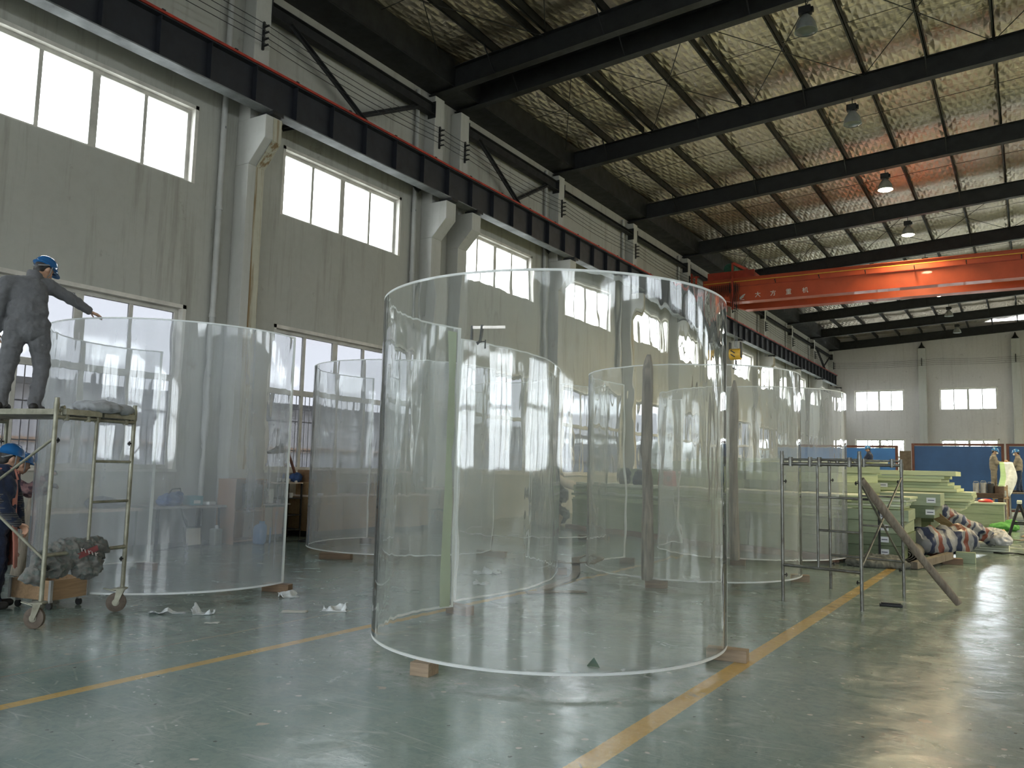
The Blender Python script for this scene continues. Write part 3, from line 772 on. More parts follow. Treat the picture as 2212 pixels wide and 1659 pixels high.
# trolley
m = MB(); cb_(m, -12.7, -10.5, YC1 - .2, YC1 - .05, 10.46, 10.80); cb_(m, -12.7, -10.5, YC2 + .02, YC2 + .15, 10.46, 10.80); cb_(m, -12.65, -12.5, YC1 - .1, YC2 + .1, 10.46, 10.7); cb_(m, -10.7, -10.5, YC1 - .1, YC2 + .1, 10.46, 10.7)
m.build('hoist_trolley', RUSTO, crane)
m = MB(); m.tube([(1.2, .3, 1.72), (1.2, 1.5, 1.72)], .26, 18); m.build('hoist_motor', GREEN, crane, smooth=True)
m = MB(); cb_(m, -11.49, -11.41, YC1 - .42, YC1 - .34, 8.95, 11.15); m.bar((1.6, -.38, 1.8), (2.2, -.1, 1.48), .06, .12); m.build('festoon_mast', RUSTO, crane)
m = MB()
for i in range(15):
    x = .45 + i * .095; dz = .5 + .25 * random.random()
    m.tube([(x, -.34, .82), (x + .02, -.36, .82 - dz * .6), (x + .05, -.37, .82 - dz), (x + .08, -.36, .82 - dz * .6), (x + .09, -.34, .82)], .013, 6)
for i in range(4):
    x = 1.45 + i * .09
    m.tube([(x, -.40, .9), (x + .02, -.42, .2), (x + .05, -.44, -.25 - .06 * i), (x + .14, -.44, -.3 - .05 * i), (x + .2, -.42, .3)], .013, 6)
m.build('festoon_cable', BLK, crane)
for dy in (.55, .75, .95): MB().tube([(1.38, dy, 1.2), (1.38, dy, -2.0)], .012, 6).build('hoist_rope', DARK, crane)
hk = MB().tube([(1.10, .75, -2.32), (1.62, .75, -2.32)], .27, 16).build('hook_block', YEL, crane, bevel=.02)
m = MB()
for k in (-.09, .09): m.cbox((1.30 , .49, -2.32 + k), (.24, .03, .05), 0, 0, .6)
m.build('slot', BLK, hk)
MB().box(1.08, 1.12, .62, .88, -2.5, -1.75).box(1.60, 1.64, .62, .88, -2.5, -1.75).build('side_plate', DARK, crane)
MB().tube([(1.38, .75, -2.6), (1.38, .75, -2.78), (1.49, .75, -2.9), (1.45, .75, -3.04), (1.32, .75, -3.06), (1.25, .75, -2.95)], [.045, .045, .045, .04, .035, .02], 10).build('hook', DARK, crane, smooth=True)
# lettering on the near girder, built from strokes
def strokes(segs, x, z, s, name='lettering'):
    m = MB()
    for (a, b, w_) in segs:
        m.bar((x + a[0] * s, -.226, z + a[1] * s), (x + b[0] * s, -.226, z + b[1] * s), .008, w_ * s, (0, 0, 1)) if abs(a[1] - b[1]) < 1e-6 else m.bar((x + a[0] * s, -.226, z + a[1] * s), (x + b[0] * s, -.226, z + b[1] * s), w_ * s, .008, (0, 1, 0))
    return m.build(name, WHT, crane, label='white painted character')
W_ = .11
DA = [((0, .66), (1, .66), W_), ((.5, 1), (.5, .6), W_), ((.5, .62), (.32, .28), W_), ((.34, .3), (.04, .0), W_), ((.5, .62), (.68, .3), W_), ((.66, .32), (.98, .0), W_)]
FANG = [((.5, 1), (.56, .86), W_), ((0, .78), (1, .78), W_), ((.40, .76), (.34, .38), W_), ((.36, .4), (.08, .02), W_), ((.40, .52), (.84, .52), W_), ((.82, .52), (.76, .06), W_), ((.78, .05), (.56, .05), W_)]
ZHONG = [((.12, .96), (.88, .96), .09), ((0, .80), (1, .80), .09), ((.5, 1), (.5, .02), .1), ((.16, .66), (.84, .66), .08), ((.16, .50), (.84, .50), .08), ((.16, .34), (.84, .34), .08), ((.18, .68), (.18, .32), .09), ((.82, .68), (.82, .32), .09), ((.1, .19), (.9, .19), .09), ((0, .03), (1, .03), .09)]
JI = [((0, .74), (.44, .74), .1), ((.22, 1), (.22, 0), .1), ((.22, .7), (.02, .3), .09), ((.22, .66), (.42, .44), .09), ((.56, .92), (.84, .92), .1), ((.56, .94), (.52, .35), .1), ((.53, .38), (.42, .02), .09), ((.83, .94), (.83, .14), .1), ((.83, .08), (1, .08), .1), ((.98, .05), (.98, .25), .08)]
for seg, x in ((DA, -10.45), (FANG, -9.76), (ZHONG, -9.07), (JI, -8.35)): strokes(seg, x - XG, 9.47 - CZB, .24)
m = MB()  # wing shaped emblem left of the characters
for k, (x0, x1, z0, z1) in enumerate(((0, .22, .0, .10), (.03, .25, .05, .16), (.10, .29, .11, .22))):
    m.prism([(-11.2 - XG + x0, 9.45 - CZB + z0), (-11.2 - XG + x0 + .1, 9.45 - CZB + z0 - .01), (-11.2 - XG + x1, 9.45 - CZB + z1 - .03), (-11.2 - XG + x1, 9.45 - CZB + z1), (-11.2 - XG + x0 + .06, 9.45 - CZB + z0 + .06)], 'y', -.228, -.222)
m.box(-11.15 - XG, -10.95 - XG, -.228, -.222, 9.395 - CZB, 9.415 - CZB)
m.build('emblem', WHT, crane, label='white winged emblem')

crane.location.z += .15
# ------------------------------------------------------------------ people
def cloth_mat(name, c, c2=None, stripe=None, plaid=None):
    t = NT(name); P = t.coord('Object')
    f = t.noise(P, 7, 5, .6); fi = t.noise(P, 60, 3, .6)
    col = t.ramp(f, [(.3, c2 or tuple(x * .75 for x in c)), (.7, c)])
    if stripe:
        w1 = t.n('ShaderNodeTexWave', wave_type='BANDS', bands_direction='Z'); w1.inputs['Scale'].default_value = 14; t.l(P, w1.inputs[0])
        col = t.mix(t.ramp(w1.outputs[1], [(.8, 0), (.9, .8)]), col, stripe)
    if plaid:
        col = t.mix(t.ramp(t.noise(P, 22, 2, .4), [(.5, 0), (.56, .8)]), col, plaid)
    h = t.math('ADD', t.math('MULTIPLY', f, 1.0), t.math('MULTIPLY', fi, .12))
    return t.done(t.pbr(col, .9, 0, t.bump(h, .5, .03), .15, sheen=.15))
SKIN = simple('skin', (.46, .27, .18), .5, 0, .06, 8, .03)
HAIR = simple('black_hair', (.012, .010, .009), .6, 0, .2, 30, .2)
HELM = simple('blue_plastic_helmet', (.015, .11, .30), .22, 0, .04, 2, 0, coat=.4)
STRAP = simple('grey_webbing', (.20, .20, .20), .8, 0, .1, 20, .1)
GREYC = cloth_mat('grey_work_cloth', (.125, .125, .13))
NAVY = cloth_mat('navy_work_cloth', (.022, .030, .060))
PINK = cloth_mat('salmon_apron_cloth', (.50, .20, .15))
DKST = cloth_mat('dark_striped_sleeve', (.035, .037, .045), stripe=(.14, .14, .14))
FLOW = cloth_mat('floral_sleeve', (.26, .15, .15), plaid=(.08, .05, .07))
GLOVE = cloth_mat('dirty_work_glove', (.12, .10, .09))
JEAN = cloth_mat('dark_denim', (.020, .035, .075))
TAN = cloth_mat('grey_brown_work_cloth', (.20, .18, .15))
SHOE = simple('black_shoe_leather', (.018, .016, .015), .55, 0, .1, 8, .05)
MASKW = simple('white_dust_mask', (.80, .80, .78), .8, 0, .04, 10, .05)
EYEM = simple('dark_eye', (.02, .015, .012), .2, 0, 0.01, 5, 0)
def cap(m, a, b, ra, rb, n=12):
    a = V(a); b = V(b); d = (b - a)
    L = max(d.length, 1e-5); d = d / L
    pts = []; rs = []
    for k in (80, 50, 20): q = math.radians(k); pts.append(a - d * ra * math.sin(q)); rs.append(ra * math.cos(q))
    pts.append(a); rs.append(ra); pts.append(b); rs.append(rb)
    for k in (20, 50, 80): q = math.radians(k); pts.append(b + d * rb * math.sin(q)); rs.append(rb * math.cos(q))
    m.tube(pts, rs, n)
def ell(m, c, r, fr=None, n=14):
    """ellipsoid, r=(right, forward, up) in frame fr=(right,forward,up)"""
    c = V(c); R = fr or (V((1, 0, 0)), V((0, 1, 0)), V((0, 0, 1)))
    M = Matrix(((R[0].x, R[1].x, R[2].x, c.x), (R[0].y, R[1].y, R[2].y, c.y), (R[0].z, R[1].z, R[2].z, c.z), (0, 0, 0, 1)))
    prof = [(max(math.cos(math.radians(a)), .02) * 1.0, math.sin(math.radians(a))) for a in range(-90, 91, 15)]
    m.lathe([(p[0], p[1]) for p in prof], n, M @ Matrix.Diagonal((r[0], r[1], r[2], 1)))
def frame_of(fwd, up=(0, 0, 1)):
    f = V(fwd).normalized(); u = V(up); u = (u - f * u.dot(f)).normalized(); r = f.cross(u)
    return (r, f, u)
_deps = None
def solidify(m, name, mat, parent, vox, smooth_it=4, wrinkle=0, seed=0):
    me = bpy.data.meshes.new(name + '_src'); me.from_pydata(m.v, [], m.f)
    bm = bmesh.new(); bm.from_mesh(me); bmesh.ops.recalc_face_normals(bm, faces=bm.faces); bm.to_mesh(me); bm.free()
    o = bpy.data.objects.new(name + '_src', me); link(o)
    md = o.modifiers.new('r', 'REMESH'); md.mode = 'VOXEL'; md.voxel_size = vox; md.use_smooth_shade = True
    ms = o.modifiers.new('s', 'SMOOTH'); ms.factor = .5; ms.iterations = smooth_it
    dg = bpy.context.evaluated_depsgraph_get(); dg.update()
    out = bpy.data.meshes.new_from_object(o.evaluated_get(dg)); out.name = name
    bpy.data.objects.remove(o)
    if wrinkle:
        out.update()
        ns = [v.normal.copy() for v in out.vertices]
        for v, nn in zip(out.vertices, ns):
            p = v.co
            e = noise.noise(V((p.x * 9 + seed, p.y * 9, p.z * 16))) + .5 * noise.noise(V((p.x * 24 + seed, p.y * 24, p.z * 30)))
            v.co = p + nn * e * wrinkle
    out.materials.clear(); out.materials.append(mat)
    out.shade_smooth()
    ob = bpy.data.objects.new(name, out); link(ob); ob.parent = parent
    return ob
def hand(m, wr, dirv, palm_n, side, curl=.5, r=.0088, s=1.0):
    """five separate fingers. dirv: wrist to knuckles; palm_n: palm facing; side +1: thumb on r side"""
    d = V(dirv).normalized(); n = V(palm_n); n = (n - d * n.dot(d)).normalized(); rr = d.cross(n) * side
    w = V(wr)
    for k in (-.026, -.009, .009, .026): cap(m, w + rr * k * .6 * s, w + d * .085 * s + rr * k * s, .014 * s, .0125 * s, 8)
    for k, L in ((-.030, .060), (-.010, .076), (.010, .082), (.030, .072)):
        a = w + d * .088 * s + rr * k * 1.05 * s; c1 = curl
        d1 = (d * math.cos(c1) + n * math.sin(c1)); d2 = (d * math.cos(c1 * 2) + n * math.sin(c1 * 2))
        b = a + d1 * L * .55 * s; cap(m, a, b, r * 1.1 * s, r * s, 8); cap(m, b, b + d2 * L * .5 * s, r * s, r * .85 * s, 8)
    a = w + d * .03 * s + rr * .030 * s; b = a + (d * .6 + rr * .7 + n * .25).normalized() * .042 * s
    cap(m, a, b, r * 1.35 * s, r * 1.15 * s, 8); cap(m, b, b + (d * .85 + rr * .2 + n * .45).normalized() * .034 * s, r * 1.15 * s, r * .95 * s, 8)
def person(label, org, J, look, body_f, mats, vox=.009, upvec=(0, 0, 1), apron=None, mask=False, gloves=False, curl=(.5, .5), palms=((0, 0, -1), (0, 0, -1)), name='person', lower=True, sleeve=None, g=1.0, helmet=True):
    t = thing(name, label, 'person', org)
    J = {k: V(v) - V(org) for k, v in J.items()}
    fr = frame_of(body_f)          # right, forward, up
    hf = frame_of(look, upvec)
    R_, F_, U_ = fr
    m = MB()
    H = J['head']
    ell(m, H + hf[2] * .02, (.076, .096, .108), hf, 18)
    ell(m, H - hf[2] * .045 + hf[1] * .022, (.060, .070, .070), hf)
    cap(m, H + hf[1] * .088 + hf[2] * .012, H + hf[1] * .110 - hf[2] * .022, .009, .014, 8)     # nose
    for s in (-1, 1):
        ell(m, H + hf[0] * .078 * s - hf[1] * .005 - hf[2] * .005, (.010, .018, .032), hf)       # ears
        ell(m, H + hf[0] * .040 * s + hf[1] * .070 - hf[2] * .022, (.020, .018, .018), hf)       # cheeks
    ell(m, H + hf[1] * .083 - hf[2] * .052, (.024, .010, .007), hf)                              # mouth
    ell(m, H + hf[1] * .086 + hf[2] * .030, (.048, .010, .010), hf)                              # brow
    cap(m, H - hf[2] * .05 - hf[1] * .015, J['neck'], .056, .062)
    def torso(m, k):
        cap(m, J['shL'] - U_ * .015, J['shR'] - U_ * .015, .068 + k, .068 + k)
        ell(m, J['chest'], (.182 + k, .124 + k, .19 + k), fr, 18)
        mid = (J['chest'] + J['pelvis']) / 2
        ell(m, mid, (.148 + k * 2.6, .108 + k * 2.4, .20 + k), fr, 18)
        ell(m, J['pelvis'] , (.168 + k, .122 + k, .13 + k), fr, 18)
        cap(m, J['neck'], J['chest'], .066 + k, .11 + k)
        for s in ('L', 'R'): cap(m, J['sh' + s], J['neck'] * .75 + J['chest'] * .25, .062 + k, .055 + k)
    def arm(m, s, k, full=True):
        cap(m, J['sh' + s], J['el' + s], .056 + k, .044 + k)
        e = J['wr' + s] if full else J['el' + s] + (J['wr' + s] - J['el' + s]) * .93
        cap(m, J['el' + s], e, .043 + k, .029 + k * .9)
    def leg(m, s, k, full=True):
        cap(m, J['hip' + s] , J['kn' + s], .088 + k, .060 + k)
        cap(m, J['kn' + s], J['an' + s], .056 + k, .040 + k * .9)
    torso(m, 0)
    for s in 'LR': arm(m, s, 0); leg(m, s, 0)
    for i, s in enumerate('LR'):
        d = (V(J['ha' + s]) - V(J['wr' + s]))
        hand(m, J['wr' + s], d, palms[i], -1 if s == 'L' else 1, curl[i], .0092 * g, 1.0)
        f = F_ * 1.0
        f = V((f.x, f.y, 0)).normalized()
        cap(m, J['an' + s] - V((0, 0, .035)) - f * .03, J['an' + s] + f * .13 - V((0, 0, .045)), .036, .030)
    solidify(m, 'body', SKIN, t, vox, 3)
    # jacket
    m = MB(); torso(m, .020)
    for s in 'LR': arm(m, s, .021, False)
    for s in 'LR': cap(m, J['hip' + s] + U_ * .10, J['hip' + s] + U_ * .03, .108, .118)
    if apron is None or True:
        solidify(m, 'jacket', mats['top'], t, vox * 1.25, 3, .013, org[0])
    # collar
    m = MB(); M = Matrix.Translation(J['neck']) @ Matrix((( hf[0].x, hf[1].x, U_.x, 0), (hf[0].y, hf[1].y, U_.y, 0), (hf[0].z, hf[1].z, U_.z, 0), (0, 0, 0, 1)))
    m.lathe([(.092, -.03), (.088, .02), (.080, .045), (.070, .045), (.070, -.02)], 18, M); m.build('collar', mats['top'], t, smooth=True)
    if lower:
        m = MB(); ell(m, J['pelvis'] - U_ * .02, (.176, .130, .13), fr, 18)
        for s in 'LR': leg(m, s, .026); cap(m, J['an' + s] + V((0, 0, .05)), J['an' + s] - V((0, 0, .01)), .066, .072)
        solidify(m, 'trousers', mats['bottom'], t, vox * 1.25, 3, .014, org[1])
        for s in 'LR':
            m = MB(); f = V((F_.x, F_.y, 0)).normalized(); b = J['an' + s]
            cap(m, b - V((0, 0, .038)) - f * .045, b + f * .16 - V((0, 0, .048)), .048, .040); cap(m, b + V((0, 0, .03)), b - V((0, 0, .03)), .05, .052)
            so = solidify(m, 'shoe', mats.get('shoe', SHOE), t, vox, 2)
    if sleeve:
        for s in 'LR':
            m = MB(); a = J['el' + s] * .6 + J['sh' + s] * .4; cap(m, a, J['el' + s], .070, .064); cap(m, J['el' + s], J['el' + s] + (J['wr' + s] - J['el' + s]) * .94, .064, .050)
            solidify(m, 'sleeve_cover', sleeve, t, vox * 1.25, 2, .005, 3)
    if gloves:
        for i, s in enumerate('LR'):
            m = MB(); hand(m, J['wr' + s], J['ha' + s] - J['wr' + s], palms[i], -1 if s == 'L' else 1, curl[i], .0125, 1.06); cap(m, J['wr' + s] - (J['ha' + s] - J['wr' + s]).normalized() * .05, J['wr' + s], .042, .036)
            solidify(m, 'glove', GLOVE, t, vox * .9, 2)
    if apron:
        m = MB(); c = J['chest']; p = J['pelvis']; rows = []
        kn = (J['knL'] + J['knR']) / 2
        prof = [(c + U_ * .12, .09, .142), (c, .15, .150), ((c + p) / 2, .18, .150), (p, .215, .165), ((p + kn) / 2, .22, .17), (kn - U_ * .02, .225, .15)]
        n = 14
        for (q, w_, d_) in prof:
            for k in range(n + 1):
                a = -1.25 + 2.5 * k / n
                m.v.append(tuple(q + R_ * math.sin(a) * w_ / .95 + F_ * (d_ * math.cos(a) + .012) + V((0, 0, .01 * math.sin(k * 2.3)))))
        for i in range(len(prof) - 1):
            for k in range(n):
                b = i * (n + 1) + k; m.f.append([b, b + 1, b + n + 2, b + n + 1]); m.m.append(0)
        ao = m.build('apron', apron, t, smooth=True, sharp=3)
        sd = ao.modifiers.new('thick', 'SOLIDIFY'); sd.thickness = .006
        m = MB()
        for s in (-1, 1): m.tube([J['chest'] + U_ * .12 + R_ * .08 * s + F_ * .13, J['neck'] + R_ * .075 * s + F_ * .07 + U_ * .03, J['neck'] + R_ * .06 * s - F_ * .085 + U_ * .02, J['neck'] - F_ * .10], .011, 6)
        m.tube([J['pelvis'] + R_ * .2 + U_ * .05, J['pelvis'] + U_ * .06 - F_ * .17, J['pelvis'] - R_ * .2 + U_ * .05], .009, 6)
        m.build('apron_strap', apron, t, smooth=True)
        # star printed near the hem
        m = MB(); q = (p + kn) / 2 - U_ * .12 + F_ * .188 + R_ * .07
        pts = []
        for k in range(10):
            a = PI / 2 + k * PI / 5; r = .028 if k % 2 == 0 else .012
            pts.append(q + R_ * r * math.cos(a) + U_ * r * math.sin(a))
        m.add([tuple(x) for x in pts] + [tuple(x + F_ * .003) for x in pts], [list(range(10)), list(range(10, 20))]); m.build('star_print', MASKW, t)
    # hair, eyes
    m = MB(); ell(m, H + hf[2] * .035 - hf[1] * .018, (.084, .090, .090), hf, 16); ell(m, H - hf[1] * .05 - hf[2] * .02, (.070, .050, .070), hf)
    solidify(m, 'hair', HAIR, t, max(vox, .009), 2)
    for s in (-1, 1):
        m = MB(); ell(m, H + hf[0] * .032 * s + hf[1] * .0865 + hf[2] * .012, (.011, .006, .006), hf, 10); m.build('eye', EYEM, t, smooth=True)
    if mask:
        m = MB(); ell(m, H + hf[1] * .088 - hf[2] * .035, (.055, .040, .048), hf, 16); m.build('dust_mask', MASKW, t, smooth=True)
        m = MB(); m.tube([H + hf[1] * .08 + hf[0] * .05 - hf[2] * .03, H + hf[0] * .083 - hf[1] * .01, H - hf[1] * .09], .004, 6); m.tube([H + hf[1] * .08 - hf[0] * .05 - hf[2] * .03, H - hf[0] * .083 - hf[1] * .01, H - hf[1] * .09], .004, 6); m.build('mask_strap', MASKW, t)
    if helmet:
        c = H + hf[2] * .045
        M = Matrix(((hf[0].x, hf[1].x, hf[2].x, c.x), (hf[0].y, hf[1].y, hf[2].y, c.y), (hf[0].z, hf[1].z, hf[2].z, c.z), (0, 0, 0, 1)))
        m = MB(); m.lathe([(.122, -.012), (.126, -.006), (.118, .0), (.112, .03), (.098, .065), (.074, .092), (.04, .108), (.012, .112), (.012, .104), (.07, .086), (.104, .03), (.110, -.004)], 28, M, .93, 1.12)
        # front peak
        n = 14; base = len(m.v)
        for k in range(n + 1):
            a = PI / 2 - 1.05 + 2.1 * k / n
            for (e, dz) in ((0, -.004), (.052 * math.sin(PI * k / n) + .006, -.022)):
                p = M @ V(((.114 + e * .5) * math.cos(a) * .93, (.118 + e) * math.sin(a) * 1.10, dz)); m.v.append(tuple(p))
        for k in range(n): b = base + 2 * k; m.f.append([b, b + 1, b + 3, b + 2]); m.m.append(0)
        # ridges
        for s in (-.03, 0, .03):
            m.tube([M @ V((s, -.105 + abs(s), .048)), M @ V((s, -.06, .098)), M @ V((s, 0, .113 - abs(s) * .15)), M @ V((s, .06, .100)), M @ V((s, .112 - abs(s), .048))], .006, 6)
        ho = m.build('helmet', mats.get('helmet', HELM), t, smooth=True, sharp=1.0)
        m = MB(); m.tube([M @ V((-.10, .01, -.01)), M @ V((-.085, .03, -.09)), M @ V((0, .055, -.155)), M @ V((.085, .03, -.09)), M @ V((.10, .01, -.01))], .006, 6); m.tube([M @ V((-.10, -.03, -.01)), M @ V((-.06, -.09, -.05)), M @ V((.06, -.09, -.05)), M @ V((.10, -.03, -.01))], .008, 6)
        m.build('chin_strap', STRAP, ho)
    return t
def off(o, d): return {k: (o[0] + v[0], o[1] + v[1], v[2]) for k, v in d.items()}
eu = V((.47, .88, 0)).normalized(); ev = V((-.88, .47, 0)).normalized()
PLZ = 2.02
o1 = (-8.93, 4.52, PLZ)
def L1(u, v, z): return (o1[0] + eu.x * u + ev.x * v, o1[1] + eu.y * u + ev.y * v, z)
person('person in grey coveralls and blue helmet standing on the scaffold, hand on the panel rim', o1,
       dict(head=L1(.105, .12, 3.575), neck=L1(.03, .03, 3.46), chest=L1(-.02, .0, 3.26), pelvis=L1(.0, -.02, 2.90), shL=L1(-.20, -.03, 3.37), shR=L1(.17, .03, 3.39),
            elL=L1(-.275, -.02, 3.09), wrL=L1(-.265, .03, 2.85), haL=L1(-.24, .05, 2.75), elR=L1(.40, .12, 3.28), wrR=L1(.575, .21, 3.19), haR=L1(.68, .24, 3.155),
            hipL=L1(-.10, -.02, 2.86), hipR=L1(.105, -.02, 2.86), knL=L1(-.15, .02, 2.48), knR=L1(.16, .08, 2.50), anL=L1(-.185, -.03, PLZ + .10), anR=L1(.13, .02, PLZ + .10)),
       eu * .75 + ev * .6 + V((0, 0, -.45)), eu * .35 + ev * .94, dict(top=GREYC, bottom=GREYC), vox=.0085, upvec=(0, 0, 1), curl=(.45, .22), palms=((.47, .88, 0), (0, 0, -1)))
o2 = (-8.93, 4.43, 0)
def L2(u, v, z): return (o2[0] + eu.x * u + ev.x * v, o2[1] + eu.y * u + ev.y * v, z)
person('person in navy top and salmon apron with blue helmet standing under the scaffold', o2,
       dict(head=L2(.02, .03, 1.535), neck=L2(-.02, -.01, 1.41), chest=L2(-.04, -.02, 1.20), pelvis=L2(-.05, 0, .88), shL=L2(-.09, -.16, 1.32), shR=L2(.05, .16, 1.32),
            elL=L2(.02, -.22, 1.04), wrL=L2(.14, -.14, .88), haL=L2(.20, -.10, .84), elR=L2(.12, .16, 1.06), wrR=L2(.16, .12, .84), haR=L2(.22, .10, .78),
            hipL=L2(-.06, -.09, .84), hipR=L2(-.04, .10, .84), knL=L2(-.02, -.10, .46), knR=L2(.0, .11, .46), anL=L2(-.06, -.10, .10), anR=L2(-.02, .11, .10)),
       eu * .85 + ev * .45 + V((0, 0, -.25)), eu * .90 + ev * .42, dict(top=NAVY, bottom=NAVY), vox=.010, apron=PINK, sleeve=DKST, curl=(.8, .8), palms=((.3, .2, -.9), (.3, .2, -.9)))
o3 = (-10.55, 5.22, 0)
def L3(u, v, z): return (o3[0] + eu.x * u + ev.x * v, o3[1] + eu.y * u + ev.y * v, z)
person('person in floral sleeves gripping the leaning timber, mostly hidden behind the aproned person', o3,
       dict(head=L3(.16, .0, 1.46), neck=L3(.08, .0, 1.35), chest=L3(.0, .0, 1.15), pelvis=L3(-.10, 0, .84), shL=L3(.06, -.17, 1.27), shR=L3(.06, .17, 1.27),
            elL=L3(.26, -.14, 1.16), wrL=L3(.42, -.05, 1.30), haL=L3(.48, .0, 1.38), elR=L3(.28, .15, 1.10), wrR=L3(.44, .10, 1.14), haR=L3(.51, .06, 1.22),
            hipL=L3(-.10, -.10, .80), hipR=L3(-.10, .10, .80), knL=L3(-.05, -.10, .44), knR=L3(-.05, .10, .44), anL=L3(-.10, -.10, .10), anR=L3(-.10, .10, .10)),
       eu * .9 + ev * .3 + V((0, 0, -.2)), eu, dict(top=FLOW, bottom=NAVY), vox=.012, gloves=True, apron=PINK, curl=(.9, .9), palms=((.3, .5, 0), (.3, .5, 0)))
FP = 1.12
def far(lab, X, Y, zf, f, J, mats, **kw):
    o = (X, Y, zf)
    return person(lab, o, {k: (X + v[0], Y + v[1], zf + v[2]) for k, v in J.items()}, kw.pop('look'), f, mats, vox=.018, g=1.25, **kw)
STD = dict(head=(.06, 0, 1.54), neck=(.02, 0, 1.40), chest=(0, 0, 1.20), pelvis=(0, 0, .88), hipL=(0, .1, .84), hipR=(0, -.1, .84), knL=(.02, .1, .46), knR=(-.02, -.1, .46), anL=(.04, .12, .1), anR=(-.06, -.12, .1), shL=(.02, .17, 1.33), shR=(.02, -.17, 1.33))
far('person in grey coveralls and white mask, left of the two at the hanging sheet', -1.24, 38, FP, (1, -.1, 0), dict(STD, elL=(.12, .2, 1.10), wrL=(.34, .12, 1.12), haL=(.43, .1, 1.12), elR=(.10, -.2, 1.08), wrR=(.33, -.14, 1.08), haR=(.42, -.12, 1.08)), dict(top=TAN, bottom=TAN), look=(1, -.1, -.25), mask=True, palms=((0, -1, 0), (0, 1, 0)))
mir = lambda d: {k: (-v[0], -v[1], v[2]) for k, v in d.items()}
far('person in grey vest and dark jeans with white mask at the right edge', -.40, 38, FP - .05, (-1, -.05, 0), dict(mir(STD), elL=(-.14, -.2, 1.06), wrL=(-.34, -.12, 1.18), haL=(-.43, -.1, 1.22), elR=(-.12, .2, 1.06), wrR=(-.33, .12, 1.10), haR=(-.42, .10, 1.14)), dict(top=TAN, bottom=JEAN), look=(-1, -.05, -.2), mask=True, palms=((0, 1, 0), (0, -1, 0)))
far('person in navy jacket and blue helmet working behind the stacked sheets', -5.82, 38, FP + .05, (-.9, -.4, 0), dict(mir(STD), elL=(-.16, -.25, 1.08), wrL=(-.36, -.2, 1.02), haL=(-.45, -.2, 1.0), elR=(-.14, .1, 1.06), wrR=(-.34, .02, 1.02), haR=(-.43, .0, 1.0)), dict(top=NAVY, bottom=NAVY), look=(-.9, -.3, -.2), palms=((0, 0, -1), (0, 0, -1)))
# ------------------------------------------------------------------ blocks, timbers
WD1 = wood('weathered_block_wood', (.24, .15, .085), (.12, .075, .045), 3, 'x')
WD2 = wood('pale_block_wood', (.36, .27, .18), (.20, .14, .09), 3, 'x')
WDG = wood('grey_timber_post', (.33, .28, .22), (.13, .11, .085), 3, 'z', .85)
WDX = wood('grey_pole_wood', (.25, .21, .16), (.12, .095, .07), 3, 'z', .8)
ORW = wood('orange_plywood', (.42, .22, .10), (.28, .14, .06), 2, 'z', .6)
def block(x, y, rz, d, lab, mat=None, z=0):
    o = MB().box(-d[0] / 2, d[0] / 2, -d[1] / 2, d[1] / 2, 0, d[2]).build('wooden_block', mat or WD1, None, bevel=.004, loc=(x, y, z))
    o.rotation_euler = (0, 0, rz); tag(o, lab, 'wooden block', 'wooden blocks under the curved panels'); return o
block(-3.93, 5.08, .15, (.16, .16, .098), 'wooden block under the front edge of the big front panel', WD2)
block(-2.22, 7.02, .12, (.34, .13, .098), 'pale wooden block under the right free edge of the big front panel', WD2)
block(-5.22, 7.32, -.15, (.30, .13, .098), 'brown wooden block where the big front panel meets the one behind')
block(-6.02, 10.92, .5, (.26, .12, .098), 'wooden block under the far end of the gently curved panel')
block(-7.80, 7.12, .3, (.36, .11, .098), 'wooden block under the right corner of the leftmost panel')
block(-10.68, 7.32, .1, (.30, .12, .098), 'wooden block under the back edge of the leftmost panel')
block(-9.3, 5.15, .3, (.26, .12, .098), 'wooden block under the front rim of the leftmost panel')
block(-9.75, 10.13, .55, (.52, .17, .098), 'long dark wooden block under the second panel front')
block(-8.12, 12.32, .15, (.62, .17, .098), 'long dark wooden block under the second panel right corner')
block(-11.28, 12.62, .2, (.26, .24, .098), 'dark cubic block under the second panel back edge')
block(-4.30, 10.68, .3, (.32, .15, .098), 'wooden block at the foot of the nearer timber post')
block(-5.80, 13.0, .2, (.24, .12, .098), 'small wooden block at the panel back edge right of the canvas strap')
block(-2.93, 12.72, .3, (.26, .14, .098), 'wooden block under the panel corner beside the pipe scaffold', WD2)
block(-4.30, 14.22, .2, (.26, .14, .098), 'wooden block at the foot of the farther timber post')
block(-2.97, 16.38, .2, (.30, .14, .098), 'reddish wooden block under the farthest panel corner')
block(-6.05, 16.6, .2, (.22, .14, .098), 'wooden block under the farthest panel back edge')
block(-8.50, 16.9, .1, (.5, .15, .098), 'long dark block under the tall back panel')
block(-9.9, 14.92, .3, (.3, .15, .098), 'wooden block under the front of the tall back panel')
block(-11.2, 17.0, .3, (.3, .15, .098), 'wooden block under the left of the tall back panel')
def post(x, y, z0, h, w_, lab, seed):
    t = thing('timber_post', lab, 'timber post', (x, y, z0)); m = MB(); N = 14; pts = []; rs = []
    for i in range(N + 1):
        u = i / N; pts.append((.012 * math.sin(u * 5 + seed), .01 * math.cos(u * 4 + seed), h * u))
        k = 1 + .12 * math.sin(u * 3 + seed) + .06 * noise.noise(V((u * 6, seed, 0)))
        if u > .93: k *= math.sqrt(max(.03, 1 - ((u - .93) / .07) ** 2 * .9))
        if .72 < u < .93: k *= 1.12
        rs.append(w_ / 2 * k)
    m.tube(pts, rs, 12); m.build('pole', WDG, t, smooth=True, sharp=.9)
    return t
post(-4.44, 10.60, .098, 3.08, .145, 'grey timber post standing against the panel right of the front panel', 1)
post(-4.32, 14.08, .098, 3.07, .165, 'grey timber post farther back, against the farthest panel', 2)
